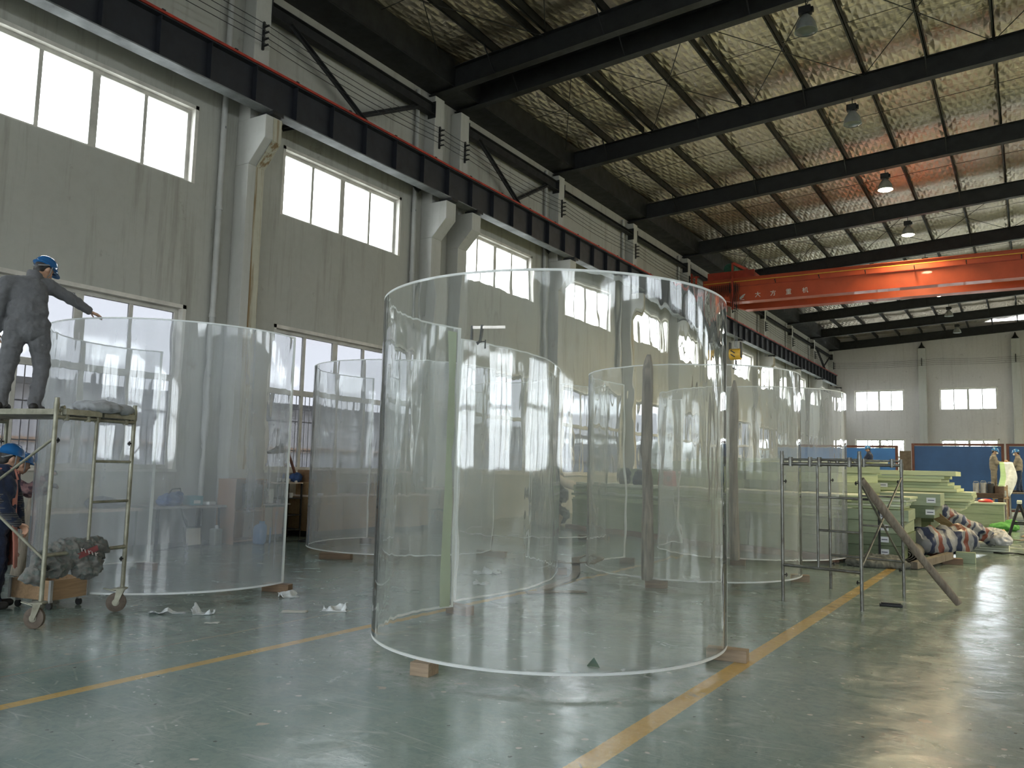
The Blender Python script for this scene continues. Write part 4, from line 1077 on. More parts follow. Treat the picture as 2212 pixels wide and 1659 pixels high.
def beam_thing(name, lab, cat, a, b, w_, h, mat, group=None):
    o = MB().bar((0, 0, 0), V(b) - V(a), w_, h).build(name, mat, None, bevel=.006, loc=a); return tag(o, lab, cat, group)
t = thing('timber_post', 'dark timber leaning between the aproned person and the leftmost panel', 'timber post', (-11.32, 5.86, 0))
MB().tube([(0, 0, .012), (.16, .07, 1.0), (.34, .14, 2.12)], [.085, .08, .075], 10).build('pole', WDG, t, smooth=True, sharp=.9)
t = thing('prop_pole', 'round wooden prop pole leaning from the floor onto the pipe scaffold', 'wooden pole', (-.80, 11.62, 0))
MB().tube([(0, 0, .045), (-.18, -.11, .30), (-.42, -.30, .66), (-.72, -.55, 1.12), (-.97, -.76, 1.52)], [.045, .05, .048, .055, .05], 12).build('pole', WDX, t, smooth=True, sharp=.9)
# ------------------------------------------------------------------ scaffolds
TUBE = simple('worn_galvanised_tube', (.20, .20, .185), .38, .7, .25, 7, .05, c2=(.10, .095, .08))
TUBEL = simple('painted_olive_tube', (.26, .255, .20), .45, .45, .25, 7, .05, c2=(.15, .14, .10))
def pin(m, p, d):
    p = V(p); d = V(d).normalized(); m.tube([p, p + d * .05], .007, 6); m.tube([p + d * .045, p + d * .055], .016, 8); m.tube([p + d * .045 - V((0, 0, .025)), p + d * .045 + V((0, 0, .025))], .006, 6)
def hframe(t, a, b, H, zt, zb, rz_, inner, mat, z0=0, dbl=True, cups=(.05, .45, .6)):
    """a,b: local floor points of the two posts"""
    a = V((*a, 0)); b = V((*b, 0)); d = (b - a); r = .021
    for p in (a, b):
        MB().tube([p + V((0, 0, z0)), p + V((0, 0, H))], r, 14).tube([p + V((0, 0, H - .16)), p + V((0, 0, H - .05))], r * 1.25, 14).build('post', mat, t, smooth=True)
    if dbl:
        MB().tube([a + V((0, 0, zt)), b + V((0, 0, zt))], r, 12).build('top_pipe', mat, t, smooth=True)
        MB().tube([a + V((0, 0, zt + .055)), b + V((0, 0, zt + .055))], .014, 10).build('top_pipe', mat, t, smooth=True)
        for u in (.12, .38, .5, .88):
            p = a + d * u; MB().tube([p + V((0, 0, zt - .03)), p + V((0, 0, zt + .085))], .028, 10).build('hook_clip', mat, t, smooth=True)
    else: MB().tube([a + V((0, 0, zt)), b + V((0, 0, zt))], r, 12).build('top_pipe', mat, t, smooth=True)
    MB().tube([a + V((0, 0, zb)), b + V((0, 0, zb))], r * .95, 12).build('bottom_pipe', mat, t, smooth=True)
    pi = a + d * inner
    MB().tube([pi + V((0, 0, zb)), pi + V((0, 0, zt))], .016, 12).build('inner_post', mat, t, smooth=True)
    for z in rz_: MB().tube([pi + V((0, 0, z)), b + V((0, 0, z))], .014, 10).build('rung', mat, t, smooth=True)
    n = V((-d.y, d.x, 0)).normalized()
    for p, s in ((a, 1), (b, 1)):
        for z in (zt - .22, zb - .12):
            m = MB(); pin(m, p + V((0, 0, z)), (-n if False else d.normalized() * (1 if p is a else -1))); m.build('lock_pin', BLK, t)
sc = thing('pipe_scaffold', 'bare steel pipe scaffold frames standing right of the clear panels', 'scaffold', (-1.72, 10.5, 0))
hframe(sc, (-.95, .19), (0, 0), 1.86, 1.70, .44, (1.30, .90), .47, TUBE)
hframe(sc, (-.69, 1.77), (.26, 1.58), 1.80, 1.72, .46, (1.30, .90), .45, TUBE)
for a, b in (((0, 0, 1.50), (.26, 1.58, .44)), ((0, 0, .50), (.26, 1.58, 1.56))):
    MB().tube([a, b], .013, 10).build('cross_brace', TUBE, sc, smooth=True)
rs = thing('rolling_scaffold', 'wheeled pipe scaffold the grey clad person stands on', 'scaffold', (-7.7, 4.22, 0))
Ea, Fa, Ga, Ha = (0, 0), (-.25, .96), (-1.68, -.44), (-1.93, .52)
hframe(rs, Ea, Fa, 2.12, 1.94, .66, (1.53, 1.13), .50, TUBEL, .24)
hframe(rs, Ga, Ha, 2.12, 1.94, .66, (1.53, 1.13), .50, TUBEL, .24)
for a, b in (((0, 0, 1.74), (*Ga, .62)), ((0, 0, .62), (*Ga, 1.74))):
    MB().tube([a, b], .013, 10).build('diagonal_brace', TUBEL, rs, smooth=True)
for k in (0, 1):
    m = MB(); a = V((*Ea, 0)).lerp(V((*Fa, 0)), .06 + .47 * k); b = V((*Ea, 0)).lerp(V((*Fa, 0)), .50 + .44 * k)
    ga = V((*Ga, 0)).lerp(V((*Ha, 0)), .06 + .47 * k); gb = V((*Ga, 0)).lerp(V((*Ha, 0)), .50 + .44 * k)
    ux = V((.06, .015, 0))
    for z0, z1 in ((1.985, 2.018),):
        vs = [(p.x, p.y, z) for z in (z0 - .02, z1) for p in (a + ux, b + ux, gb - ux, ga - ux)]
        m.add(vs, [(0, 1, 2, 3), (4, 5, 6, 7), (0, 1, 5, 4), (1, 2, 6, 5), (2, 3, 7, 6), (3, 0, 4, 7)])
    m.build('deck_plank', TUBEL, rs)
    m = MB()
    for p in (a, b, ga, gb): m.tube([p + V((0, 0, 1.93)), p + V((.0, 0, 2.03)), p + V((.03, .01, 2.035))], .016, 8)
    m.build('plank_hook', TUBEL, rs, smooth=True)
RUBW = simple('brown_grey_caster_wheel', (.10, .075, .055), .7, 0, .2, 9, .1)
for i, (px, py) in enumerate((Ea, Fa, Ga, Ha)):
    a = .5 + i * .3; ca, sa = math.cos(a), math.sin(a); cxw, cyw = px - .05 * ca, py - .05 * sa
    Mx = Matrix.Translation((cxw, cyw, .098)) @ Matrix.Rotation(a, 4, 'Z')
    m = MB(); m.lathe([(.03, -.024), (.075, -.024), (.096, -.016), (.098, 0), (.096, .016), (.075, .024), (.03, .024)], 26, Mx @ Matrix.Rotation(PI / 2, 4, 'X')); wh = m.build('caster_wheel', RUBW, rs, smooth=True, sharp=.8)
    m = MB(); m.lathe([(.02, -.03), (.035, -.028), (.035, .028), (.02, .03)], 16, Mx @ Matrix.Rotation(PI / 2, 4, 'X')); m.build('hub', TUBEL, wh, smooth=True)
    m = MB()
    for s in (-1, 1): m.add([tuple(Mx @ V((x, s * .036 + e, z))) for e in (-.003, .003) for (x, z) in ((-.02, -.015), (.02, -.015), (.075, .13), (.0, .13))], [(0, 1, 2, 3), (4, 5, 6, 7), (0, 1, 5, 4), (1, 2, 6, 5), (2, 3, 7, 6), (3, 0, 4, 7)])
    m.box(-.045, .09, -.045, .045, .128, .140, Mx); m.box(-.16, -.04, -.02, .02, .10, .108, Mx @ Matrix.Rotation(.25, 4, 'Y'))
    m.build('caster_fork', TUBEL, rs)
    MB().lathe([(.055, .238), (.055, .246), (.022, .25), (.022, .262)], 16, Matrix.Translation((px, py, 0))).build('caster_plate', TUBEL, rs, smooth=True, sharp=.7)
# cloth bundles
def crumple(name, lab, cat, loc, prims, mat, vox=.014, w_=.03, freq=9, parts=None, seed=0):
    t = thing(name, lab, cat, loc); m = MB()
    for p in prims: ell(m, p[0], p[1], frame_of(p[2]) if len(p) > 2 else None)
    o = solidify(m, 'cloth', mat, t, vox, 2)
    me = o.data; me.update(); ns = [v.normal.copy() for v in me.vertices]
    for v, nn in zip(me.vertices, ns):
        p = v.co; q = V((p.x * freq + seed, p.y * freq, p.z * freq * 1.4))
        e = (1 - abs(noise.noise(q)) * 2.2) * .6 + (1 - abs(noise.noise(q * 2.3)) * 2.2) * .35
        v.co = p + nn * e * w_
        if v.co.z < 0.002 and loc[2] < .5: v.co.z = .002
    return t
CAMO = cloth_mat('grey_camouflage_cloth', (.20, .19, .17), (.09, .09, .085), plaid=(.10, .12, .11))
REDT = simple('dark_red_label', (.20, .05, .05), .8)
crumple('work_jacket', 'pale grey jacket crumpled on the scaffold deck beside the standing person', 'jacket', (-7.86, 4.75, PLZ + .002), [((0, 0, .04), (.16, .22, .05)), ((.02, .22, .035), (.08, .12, .04)), ((-.06, -.12, .045), (.12, .12, .045)), ((-.02, .05, .08), (.08, .12, .03))], cloth_mat('pale_grey_cloth', (.30, .31, .32)), .012, .022)
cb2 = crumple('jacket_bundle', 'grey camouflage jacket draped over the low pipe of the wheeled scaffold', 'jacket', (-7.86, 4.58, .66), [((0, 0, -.02), (.10, .26, .13)), ((.03, -.22, -.10), (.09, .18, .11)), ((.04, -.38, -.20), (.07, .10, .06)), ((-.02, .2, .0), (.09, .14, .10)), ((.04, .12, -.14), (.08, .14, .10))], CAMO, .012, .05, 11, seed=4)
MB().cbox((.135, .07, .0), (.006, .20, .055), 0, .35).build('label_patch', REDT, cb2, label='dark red lettered patch')
m = MB()
for k in range(5):
    y = .0 + k * .036; z = .025 - k * .013
    m.cbox((.141, y, z), (.004, .008, .035), 0, .35)
    if k % 2 == 0: m.cbox((.141, y + .012, z + .008), (.004, .02, .007), 0, .35)
m.build('letter_marks', simple('pale_thread', (.45, .40, .38), .8), cb2)
# box trolley
CRT = wood('crate_pine', (.34, .22, .12), (.20, .125, .065), 2.2, 'y', .6)
ct = thing('wooden_tray_cart', 'low open wooden box on small casters under the wheeled scaffold', 'box cart', (-8.83, 4.92, 0), .0)
ct.rotation_euler = (0, 0, math.radians(12))
W2, L2_ = .28, .23
for nm, bxs in (('side_board', (-W2, W2, -L2_, -L2_ + .02, .10, .30)), ('side_board', (-W2, W2, L2_ - .02, L2_, .10, .30)), ('end_board', (-W2, -W2 + .02, -L2_ + .02, L2_ - .02, .10, .30)), ('end_board', (W2 - .02, W2, -L2_ + .02, L2_ - .02, .10, .30)), ('base_board', (-W2 + .02, W2 - .02, -L2_ + .02, L2_ - .02, .10, .118))):
    MB().box(*bxs).build(nm, CRT, ct, bevel=.003)
for sx in (-1, 1):
    for sy in (-1, 1):
        MB().box(sx * W2 - .015, sx * W2 + .015, sy * L2_ - .015, sy * L2_ + .015, .10, .305).build('corner_trim', STEELG, ct)
        MB().lathe([(.01, -.014), (.036, -.013), (.036, .013), (.01, .014)], 16, Matrix.Translation((sx * (W2 - .06), sy * (L2_ - .05), .037)) @ Matrix.Rotation(PI / 2, 4, 'X')).build('caster', BLK, ct, smooth=True)
        MB().box(sx * (W2 - .06) - .02, sx * (W2 - .06) + .02, sy * (L2_ - .05) - .02, sy * (L2_ - .05) + .02, .07, .10).build('caster_bracket', STEELG, ct)
PLAS = mat_pane('crumpled_clear_film', (.86, .88, .9), .55, (.9, .93, .97), .15)
crumple('plastic_wrap', 'white plastic film lying inside the low wooden box', 'plastic film', (-8.83, 4.91, .119), [((0, 0, .03), (.16, .12, .04)), ((.07, .05, .05), (.08, .08, .04))], simple('white_plastic_film', (.72, .74, .76), .3), .014, .02)
# ------------------------------------------------------------------ bar clamp on the front pair of panels
cl = thing('bar_clamp', 'steel bar clamp gripping the tops of the two joined panels', 'clamp', (-5.32, 7.62, 2.98))
STL = simple('bright_steel_bar', (.50, .46, .42), .3, .85, .12, 8, 0)
du = V((.86, .50, 0)).normalized()
dn = V((-.50, .86, 0))
a = du * -.06; b = du * .33
MB().bar(a + V((0, 0, .17)), b + V((0, 0, .18)), .012, .032).build('bar', STL, cl)
MB().bar(du * .065 + V((0, 0, .20)), du * .055 + V((0, 0, .0)), .020, .030).bar(du * .055 + V((0, 0, .02)), du * .015 + V((0, 0, -.02)), .02, .03).build('sliding_arm', BLK, cl)
MB().bar(du * -.055 + V((0, 0, .19)), du * -.06 + V((0, 0, .02)), .018, .026).build('fixed_jaw', BLK, cl)
MB().tube([du * .10 + V((0, 0, .01)), du * .0 + V((0, 0, .005))], .006, 8).tube([du * .10 + V((0, 0, .03)), du * .105 + V((0, 0, -.07))], .006, 8).build('screw_handle', BLK, cl)
# ------------------------------------------------------------------ litter on the floor
def flat(name, lab, cat, loc, w_, l_, mat, rz=0, amp=.02, seed=0, n=14, group=None):
    m = MB()
    for i in range(n + 1):
        for j in range(n + 1):
            x = (i / n - .5) * w_; y = (j / n - .5) * l_
            rag = 1 + .25 * noise.noise(V((i * .6 + seed, j * .6, 0)))
            z = .004 + amp * max(0, noise.noise(V((x * 9 + seed, y * 9, 1.5)))) * 2.2
            m.v.append((x * rag, y * rag, z))
    for i in range(n):
        for j in range(n): b = i * (n + 1) + j; m.f.append([b, b + 1, b + n + 2, b + n + 1]); m.m.append(0)
    o = m.build(name, mat, None, smooth=True, sharp=.5, loc=loc); o.rotation_euler = (0, 0, rz)
    sd = o.modifiers.new('thick', 'SOLIDIFY'); sd.thickness = .0015
    return tag(o, lab, cat, group)
FILM = simple('crinkled_white_film', (.62, .65, .66), .25, 0, .15, 9, .3)
PAPR = simple('grey_white_paper', (.52, .52, .48), .8, 0, .08, 5, .1)
flat('plastic_wrap', 'long crinkled clear plastic scrap on the floor left of the yellow line', 'plastic film', (-7.52, 5.42, 0), .34, .10, FILM, .9, .04, 1)
flat('plastic_wrap', 'upright tuft of crinkled plastic at the end of the long scrap', 'plastic film', (-7.22, 5.62, 0), .20, .14, FILM, .5, .09, 2)
flat('paper_scrap', 'small white paper scrap near the yellow line', 'paper', (-6.75, 5.36, 0), .14, .05, PAPR, .4, .01, 3)
flat('plastic_wrap', 'crumpled plastic by the leftmost panel right corner block', 'plastic film', (-7.42, 6.95, 0), .22, .20, FILM, .9, .05, 4)
flat('paper_sheet', 'flat grey paper beside crumpled paper near the front panel', 'paper', (-6.62, 6.30, 0), .26, .14, PAPR, .7, .004, 5)
flat('paper_scrap', 'crumpled white and tan paper near the front panel left side', 'paper', (-6.36, 6.62, 0), .26, .16, FILM, .6, .07, 6)
flat('plastic_wrap', 'crinkled plastic between the second panel and the front pair', 'plastic film', (-6.9, 10.35, 0), .45, .3, FILM, .6, .06, 7)
flat('plastic_wrap', 'small plastic scrap seen through the gently curved panel', 'plastic film', (-6.3, 9.3, 0), .2, .15, FILM, .2, .05, 8)
flat('cardboard_offcut', 'flat pale cardboard piece behind the farthest panel', 'cardboard', (-4.1, 17.0, 0), .62, .3, simple('pale_card', (.55, .52, .46), .85), .1, .003, 9)
GS = simple('dark_green_scrap', (.02, .12, .06), .5)
o = MB().add([(0, 0, .001), (.11, .01, .001), (.02, .09, .05), (0, 0, .006), (.11, .01, .006), (.02, .09, .055)], [(0, 1, 2), (3, 4, 5), (0, 1, 4, 3), (1, 2, 5, 4), (2, 0, 3, 5)]).build('green_scrap', GS, None, loc=(-3.07, 6.09, 0)); tag(o, 'small dark green triangular scrap inside the front panel', 'scrap')
t = thing('hand_tool', 'black flat tool lying on the floor under the pipe scaffold', 'tool', (-1.49, 11.1, 0), .15)
MB().box(-.13, .13, -.03, .03, .002, .03).build('handle', BLK, t, bevel=.008); MB().box(-.11, .11, -.02, .02, .03, .045).build('grip', BLK, t, bevel=.005)
t = thing('steel_spring_clip', 'small blue and chrome metal piece at the bottom right corner', 'metal part', (-.22, 4.93, 0), .4)
MB().lathe([(.01, .002), (.05, .002), (.055, .02), (.045, .06), (.01, .075)], 20).build('cap', simple('dark_blue_metal', (.02, .03, .08), .15, .9, .05, 4, 0), t, smooth=True)
MB().tube([(.03, -.03, .03), (.09, -.05, .05), (.11, -.09, .03)], .014, 8).build('lug', STL, t, smooth=True)
# webbing strap and boards between the panels
STRP = cloth_mat('brown_canvas_strap', (.24, .19, .13), (.14, .11, .08))
def ribbon(name, lab, cat, pts, w_, mat, th=.008, side=(0, 1, 0)):
    m = MB(); P_ = [V(p) for p in pts]; o0 = P_[0]
    for i, p in enumerate(P_):
        d = (P_[min(i + 1, len(P_) - 1)] - P_[max(i - 1, 0)]).normalized(); s = d.cross(V((0, 0, 1)));
        if s.length < .3: s = V(side)
        s.normalize(); n_ = s.cross(d).normalized()
        for (a, b) in ((-1, -1), (1, -1), (1, 1), (-1, 1)): m.v.append(tuple(p - V((o0.x, o0.y, 0)) + s * a * w_ / 2 + n_ * b * th / 2))
    for i in range(len(P_) - 1):
        for k in range(4): b = i * 4; m.f.append([b + k, b + (k + 1) % 4, b + 4 + (k + 1) % 4, b + 4 + k]); m.m.append(0)
    m.f.append([0, 1, 2, 3]); m.f.append([len(m.v) - 4 + k for k in range(4)]); m.m += [0, 0]
    o = m.build(name, mat, None, smooth=True, loc=(o0.x, o0.y, 0)); return tag(o, lab, cat)
ribbon('canvas_strap', 'brown lifting strap looped on the floor between the panels', 'strap', [(-5.40, 9.35, .012), (-5.50, 9.9, .012), (-5.62, 10.6, .015), (-5.85, 11.2, .02), (-6.15, 11.75, .05), (-6.35, 12.1, .12), (-6.2, 12.35, .17), (-5.95, 12.2, .15), (-5.95, 11.9, .10), (-6.2, 11.75, .09), (-6.5, 11.95, .05), (-6.85, 12.3, .02)], .14, STRP, .02)
ribbon('canvas_strap', 'flat brown strap end pointing right on the floor behind the front panel', 'strap', [(-5.45, 9.05, .012), (-5.15, 9.35, .012), (-4.86, 9.6, .014)], .11, STRP, .014)
# ------------------------------------------------------------------ stacked green acrylic slabs
def slab_mat(name, c, d):
    t = NT(name); P = t.coord('Object')
    f = t.noise(t.coord('Object', (1, 1, 9)), 2.2, 4, .6)
    return t.done(t.pbr(t.ramp(f, [(.3, d), (.7, c)]), .45, 0, None, .4))
SG = [slab_mat('pale_green_slab', (.47, .53, .32), (.37, .43, .24)), slab_mat('grey_green_slab', (.33, .38, .25), (.24, .29, .18)), slab_mat('yellow_green_slab', (.62, .65, .38), (.50, .54, .29)), slab_mat('white_green_slab', (.66, .68, .54), (.52, .55, .40)), slab_mat('shaded_green_slab', (.17, .21, .12), (.10, .13, .07))]  # last slab colour has the shade low in the stacks painted in
SKID = wood('red_brown_skid', (.30, .17, .12), (.17, .09, .06), 3, 'x')
LAB = simple('white_label', (.75, .76, .78), .6, 0, .03, 8, 0)
def slab(c, L, D, h, z, rz, mat, lab, group, rot=0):
    o = MB().box(-L / 2, L / 2, -D / 2, D / 2, 0, h).build('acrylic_slab', mat, None, bevel=min(.006, h * .15), loc=(c[0], c[1], z))
    o.rotation_euler = (0, 0, rz + rot); return tag(o, lab, 'acrylic slab', group)
ang = math.atan2(-3.5, 7.5); ax = V((math.cos(ang), math.sin(ang), 0)); ay = V((-ax.y, ax.x, 0))
base = V((-10.4, 19.55, 0))
rnd = random.Random(3)
ORD = ['first', 'second', 'third', 'fourth', 'fifth', 'sixth', 'seventh', 'eighth', 'ninth', 'tenth', 'eleventh', 'twelfth', 'thirteenth', 'fourteenth']
SKN = ['leftmost', 'second', 'middle', 'fourth', 'rightmost']
for k, u in enumerate((.4, 2.4, 4.4, 6.4, 7.9)):
    o = MB().box(-.6, .6, -.05, .05, 0, .11).build('timber_skid', SKID, None, loc=base + ax * u + ay * .62); o.rotation_euler = (0, 0, ang + PI / 2)
    tag(o, SKN[k] + ' red brown timber skid under the long stack of green slabs', 'timber skid', 'timber skids under the long stack')
o = MB().box(-4.1, 4.1, -.06, .06, 0, .12).build('timber_beam', SKID, None, bevel=.01, loc=base + ax * 4.1 - ay * .12); o.rotation_euler = (0, 0, ang); tag(o, 'long red brown timber on the floor along the front of the slab stack', 'timber beam')
z = .115
for course in range(2):
    for k in range(4):
        L = 1.95; u = 1.0 + k * 2.02
        slab(base + ax * u + ay * .65, L, 1.25, .335, z, ang, SG[1], '%s thick grey green slab in the %s course of the long stack' % (['leftmost', 'second', 'third', 'rightmost'][k], 'bottom' if course == 0 else 'second'), 'thick slabs %s course of the long stack' % ('bottom' if course == 0 else 'second'), rnd.uniform(-.01, .01))
    z += .337
for i in range(8):
    h = rnd.choice((.035, .05, .06)); 
    for k in range(2):
        slab(base + ax * (2.1 + k * 4.1 + rnd.uniform(-.12, .12)) + ay * (.62 + rnd.uniform(-.05, .05)), 3.9, 1.25, h, z, ang, SG[3] if i in (3, 7) else SG[rnd.choice((0, 1, 0))], 'thin sheet of the long stack, %s half, %s from the top' % ('right' if k else 'left', ORD[7 - i]), 'thin sheets on the long stack', rnd.uniform(-.012, .012))
    z += h + .003
ZA = z
zb = .002
for i in range(9):
    h = .203
    for k in range(3):
        if i == 8 and k == 0: continue
        slab(base + ax * (.9 + k * 2.5 + rnd.uniform(-.05, .05)) + ay * 2.25, 2.4, 1.3, h - .004, zb, ang, SG[rnd.choice((0, 1, 0))], 'grey green slab of the rear row, %s pile, %s from the top' % (['left', 'middle', 'right'][k], ORD[8 - i]), 'slabs in the rear row', rnd.uniform(-.015, .015))
    zb += h
# right hand stack near the pipe scaffold
def sl2(x0, x1, y, D, z0, z1, mat, lab, group, rot=0): return slab(((x0 + x1) / 2, y + D / 2), x1 - x0, D, z1 - z0 - .004, z0, rot, SG[mat], lab, group)
G1 = 'thick dark green slabs at the near end beside the scaffold'
for k, (a, b) in enumerate(((.12, .34), (.34, .56), (.56, .78), (.78, .98))): sl2(-3.0, -1.92 + .05 * (k % 2), 16.15, 1.3, a, b, 4 if k < 2 else 1, 'thick green slab beside the scaffold, %s from the floor' % ORD[k], G1, .05 * (k % 2 - .5))  # lower two slabs carry shade in their colour
G2 = 'thin sheets on the near right stack'
for k in range(5): sl2(-3.1, -2.0 + .04 * k, 16.3, 1.2, .985 + .045 * k, 1.03 + .045 * k, 3 if k % 2 else 0, 'thin sheet on the thick slabs beside the scaffold, %s from the top' % ORD[4 - k], G2, .03 * (k % 3 - 1))
sl2(-2.6, -1.52, 18.0, 1.4, 1.02, 1.26, 1, 'thick grey green slab with a white label overhanging to the right', 'labelled overhanging slabs', .03)
sl2(-2.65, -1.60, 18.0, 1.4, .78, 1.02, 4, 'second thick slab with a white label below the overhanging one', 'labelled overhanging slabs', -.02)
sl2(-2.6, -1.98, 18.15, 1.2, .12, .775, 4, 'big shaded green block carrying the labelled slabs', 'labelled overhanging slabs')
SKS = [(-2.6, 16.8, 'left skid under the thick slabs beside the scaffold'), (-2.1, 16.8, 'right skid under the thick slabs beside the scaffold'), (-2.25, 18.7, 'skid under the block carrying the labelled slabs')]
for x, y, lb in SKS: tag(MB().box(-.05, .05, -.6, .6, 0, .118).build('timber_skid', SKID, None, loc=(x, y, 0)), lb, 'timber skid', 'timber skids beside the scaffold')
G3 = 'slabs of the tall fanned stack'
rows = [(-3.6, -1.95, .002, .30, 4), (-3.6, -1.9, .30, .60, 4), (-3.6, -1.85, .60, .86, 4)]  # bottom slabs darkened to imitate the shade they lie in
zr = .86
for (b_, n_) in ((-1.30, 1), (-1.22, 1), (-1.16, 1), (-1.12, 1), (-1.08, 1), (-1.10, 1), (-1.36, 1), (-1.42, 1), (-1.55, 1), (-1.66, 1), (-1.60, 1)):
    rows.append((-3.6, b_, zr, zr + .068, 0 if len(rows) % 3 else 2)); zr += .068
for k, (a, b, c, d, mi) in enumerate(rows):
    sl2(a, b, 20.3 + .05 * (k % 3), 2.0, c, d, mi, 'pale green slab of the tall fanned stack, %s from the floor' % ORD[k], G3, rnd.uniform(-.012, .012))
sl2(-2.95, -1.38, 20.35, 1.5, 1.612, 1.72, 2, 'pale yellow slab topping the tall stack and jutting right', 'top of the tall stack')
# left shoulder of the tall stack, higher, with white wrapped top
G4 = 'slabs of the stack the navy clad person works at'
for k in range(7): sl2(-8.6 + .05 * (k % 2), -3.9 + .1 * (k % 3), 24.5, 1.8, .002 + .277 * k, .279 + .277 * k, 0 if k % 2 else 2, 'green slab of the farther stack left of the fanned one, %s from the floor' % ORD[k], G4, rnd.uniform(-.01, .01))
sl2(-8.2, -3.5, 24.5, 1.6, 1.942, 2.02, 3, 'white wrapped sheet on top of the farther stack', 'top of the farther stack')
def label(x, y, z, w_=.14, h=.08, rz=0, lab='white paper label with a dark line stuck on a green slab', parent=None):
    t = thing('paper_label', lab, 'label', (x, y, z), rz)
    MB().box(-w_ / 2, w_ / 2, -.004, 0, -h / 2, h / 2).build('paper', LAB, t)
    MB().box(-w_ * .35, w_ * .35, -.0055, -.004, -.008, .006).build('print', simple('blue_black_print', (.03, .04, .09), .6), t)
label(-1.66, 17.99, 1.13, .16, .10, 0, 'white paper label on the overhanging labelled slab')
label(-1.68, 17.99, .90, .16, .10, 0, 'white paper label on the slab below the overhanging one')
label(-2.25, 16.14, .86, .14, .10, 0, 'upper white label on the near end slabs beside the scaffold')
label(-2.25, 16.14, .66, .14, .10, 0, 'second white label on the near end slabs beside the scaffold')
label(-2.25, 16.14, .45, .14, .10, 0, 'third white label on the near end slabs beside the scaffold')
label(-2.25, 16.14, .23, .14, .10, 0, 'lowest white label on the near end slabs beside the scaffold')
label(-2.85, 20.29, 1.38, .22, .09, 0, 'white label on the tall fanned stack behind the scaffold')
# grey metal frame standing at the slab end
t = thing('metal_rack_frame', 'dark thin steel frame standing against the near green slabs', 'frame', (-2.62, 16.05, 0))
for a, b in (((-.30, 0, 0), (-.30, 0, 1.15)), ((.30, 0, 0), (.30, 0, 1.15)), ((-.30, 0, 1.15), (.30, 0, 1.15))): MB().bar(a, b, .035, .035).build('bar', DARK, t)
# ------------------------------------------------------------------ tarpaulin rolls and clutter on the right
def mat_tarp():
    t = NT('red_white_blue_tarpaulin'); P = t.coord('Object')
    sx = t.n('ShaderNodeSeparateXYZ'); t.l(P, sx.inputs[0])
    f = t.math('FRACT', t.math('MULTIPLY', t.math('ADD', sx.outputs[0], t.math('MULTIPLY', t.noise(P, 3, 2), .06)), 1.75))
    nd = t.n('ShaderNodeValToRGB'); nd.color_ramp.interpolation = 'CONSTANT'; t.l(f, nd.inputs[0])
    e = nd.color_ramp.elements; e[0].position = 0; e[0].color = (.28, .28, .29, 1)
    for p, c in ((.18, (.035, .045, .09)), (.36, (.28, .28, .28)), (.50, (.20, .065, .045)), (.68, (.28, .28, .28)), (.82, (.04, .05, .09)), (.92, (.28, .28, .28))):
        q = e.new(p); q.color = (*c, 1)
    e.remove(e[-1]) if e[-1].position == 1 and len(e) > 8 else None
    return t.done(t.pbr(nd.outputs[0], .4, 0, t.bump(t.noise(P, 9, 4), .5, .03), .4))
TARP = mat_tarp()
def roll(lab, a, b, r, mat, amp=.03, n=20, cat='tarpaulin roll', name='tarpaulin_roll', taper=None):
    a = V(a); b = V(b); L = (b - a).length; m = MB(); N = 26
    for i in range(N + 1):
        u = i / N; rr = r * (1 if .06 < u < .94 else .75)
        if taper: rr *= 1 + (taper - 1) * u
        for k in range(n):
            q = 2 * PI * k / n; e = noise.noise(V((u * L * 5, math.cos(q) * 2, math.sin(q) * 2 + r * 9))) * amp
            m.v.append((L * u, (rr + e) * math.cos(q), (rr + e) * math.sin(q)))
    for i in range(N):
        for k in range(n): m.f.append([i * n + k, i * n + (k + 1) % n, (i + 1) * n + (k + 1) % n, (i + 1) * n + k]); m.m.append(0)
    m.f += [list(range(n)), [N * n + k for k in range(n)]]; m.m += [0, 0]
    o = m.build(name, mat, None, smooth=True, sharp=1.2, loc=a)
    d = (b - a).normalized(); o.rotation_mode = 'QUATERNION'; o.rotation_quaternion = d.to_track_quat('X', 'Z')
    return tag(o, lab, cat)
roll('fat striped tarpaulin bundle lying on the floor right of the scaffold', (-1.88, 17.7, .32), (-1.02, 18.5, .37), .27, TARP, .12)
roll('slimmer striped tarpaulin roll leaning down behind the fat bundle', (-1.72, 19.55, .92), (-.72, 21.0, .24), .15, TARP, .08)
WRAP = mat_pane('cloudy_plastic_wrap', (.8, .82, .85), .6, (.75, .76, .78), .12)
crumple('plastic_wrap', 'cloudy plastic bunched over the right end of the tarpaulin rolls', 'plastic film', (-.70, 21.2, .16), [((0, 0, .16), (.22, .3, .14)), ((.1, -.4, .1), (.2, .25, .14)), ((-.1, .3, .2), (.2, .3, .1))], simple('cloudy_film', (.48, .48, .50), .25, 0, .1, 5, .2), .02, .05)
for k in range(3): sl2(-1.2, -.45, 20.95, .7, .002 + .05 * k, .05 + .05 * k, 3, 'white slab on the floor under the plastic wrap', 'white slabs under the plastic wrap')
m = MB(); m.add([(0, 0, 0), (.55, .2, -.42), (.75, .1, -.40), (.25, -.1, .05), (0, 0, .012), (.55, .2, -.408), (.75, .1, -.388), (.25, -.1, .062)], [(0, 1, 2, 3), (4, 5, 6, 7), (0, 1, 5, 4), (1, 2, 6, 5), (2, 3, 7, 6), (3, 0, 4, 7)])
tag(m.build('plywood_offcut', wood('tan_board', (.50, .36, .20), (.36, .24, .12), 2, 'x'), None, loc=(-1.98, 18.95, .92)), 'tan board sloping against the striped rolls', 'board')
FELT = cloth_mat('brown_grey_felt', (.20, .18, .14), (.12, .11, .09))
t = thing('felt_roll', 'rolled grey brown felt on the floor beside the striped bundle', 'felt roll', (-1.98, 16.6, .17))
m = MB(); pts = [];
sp = []
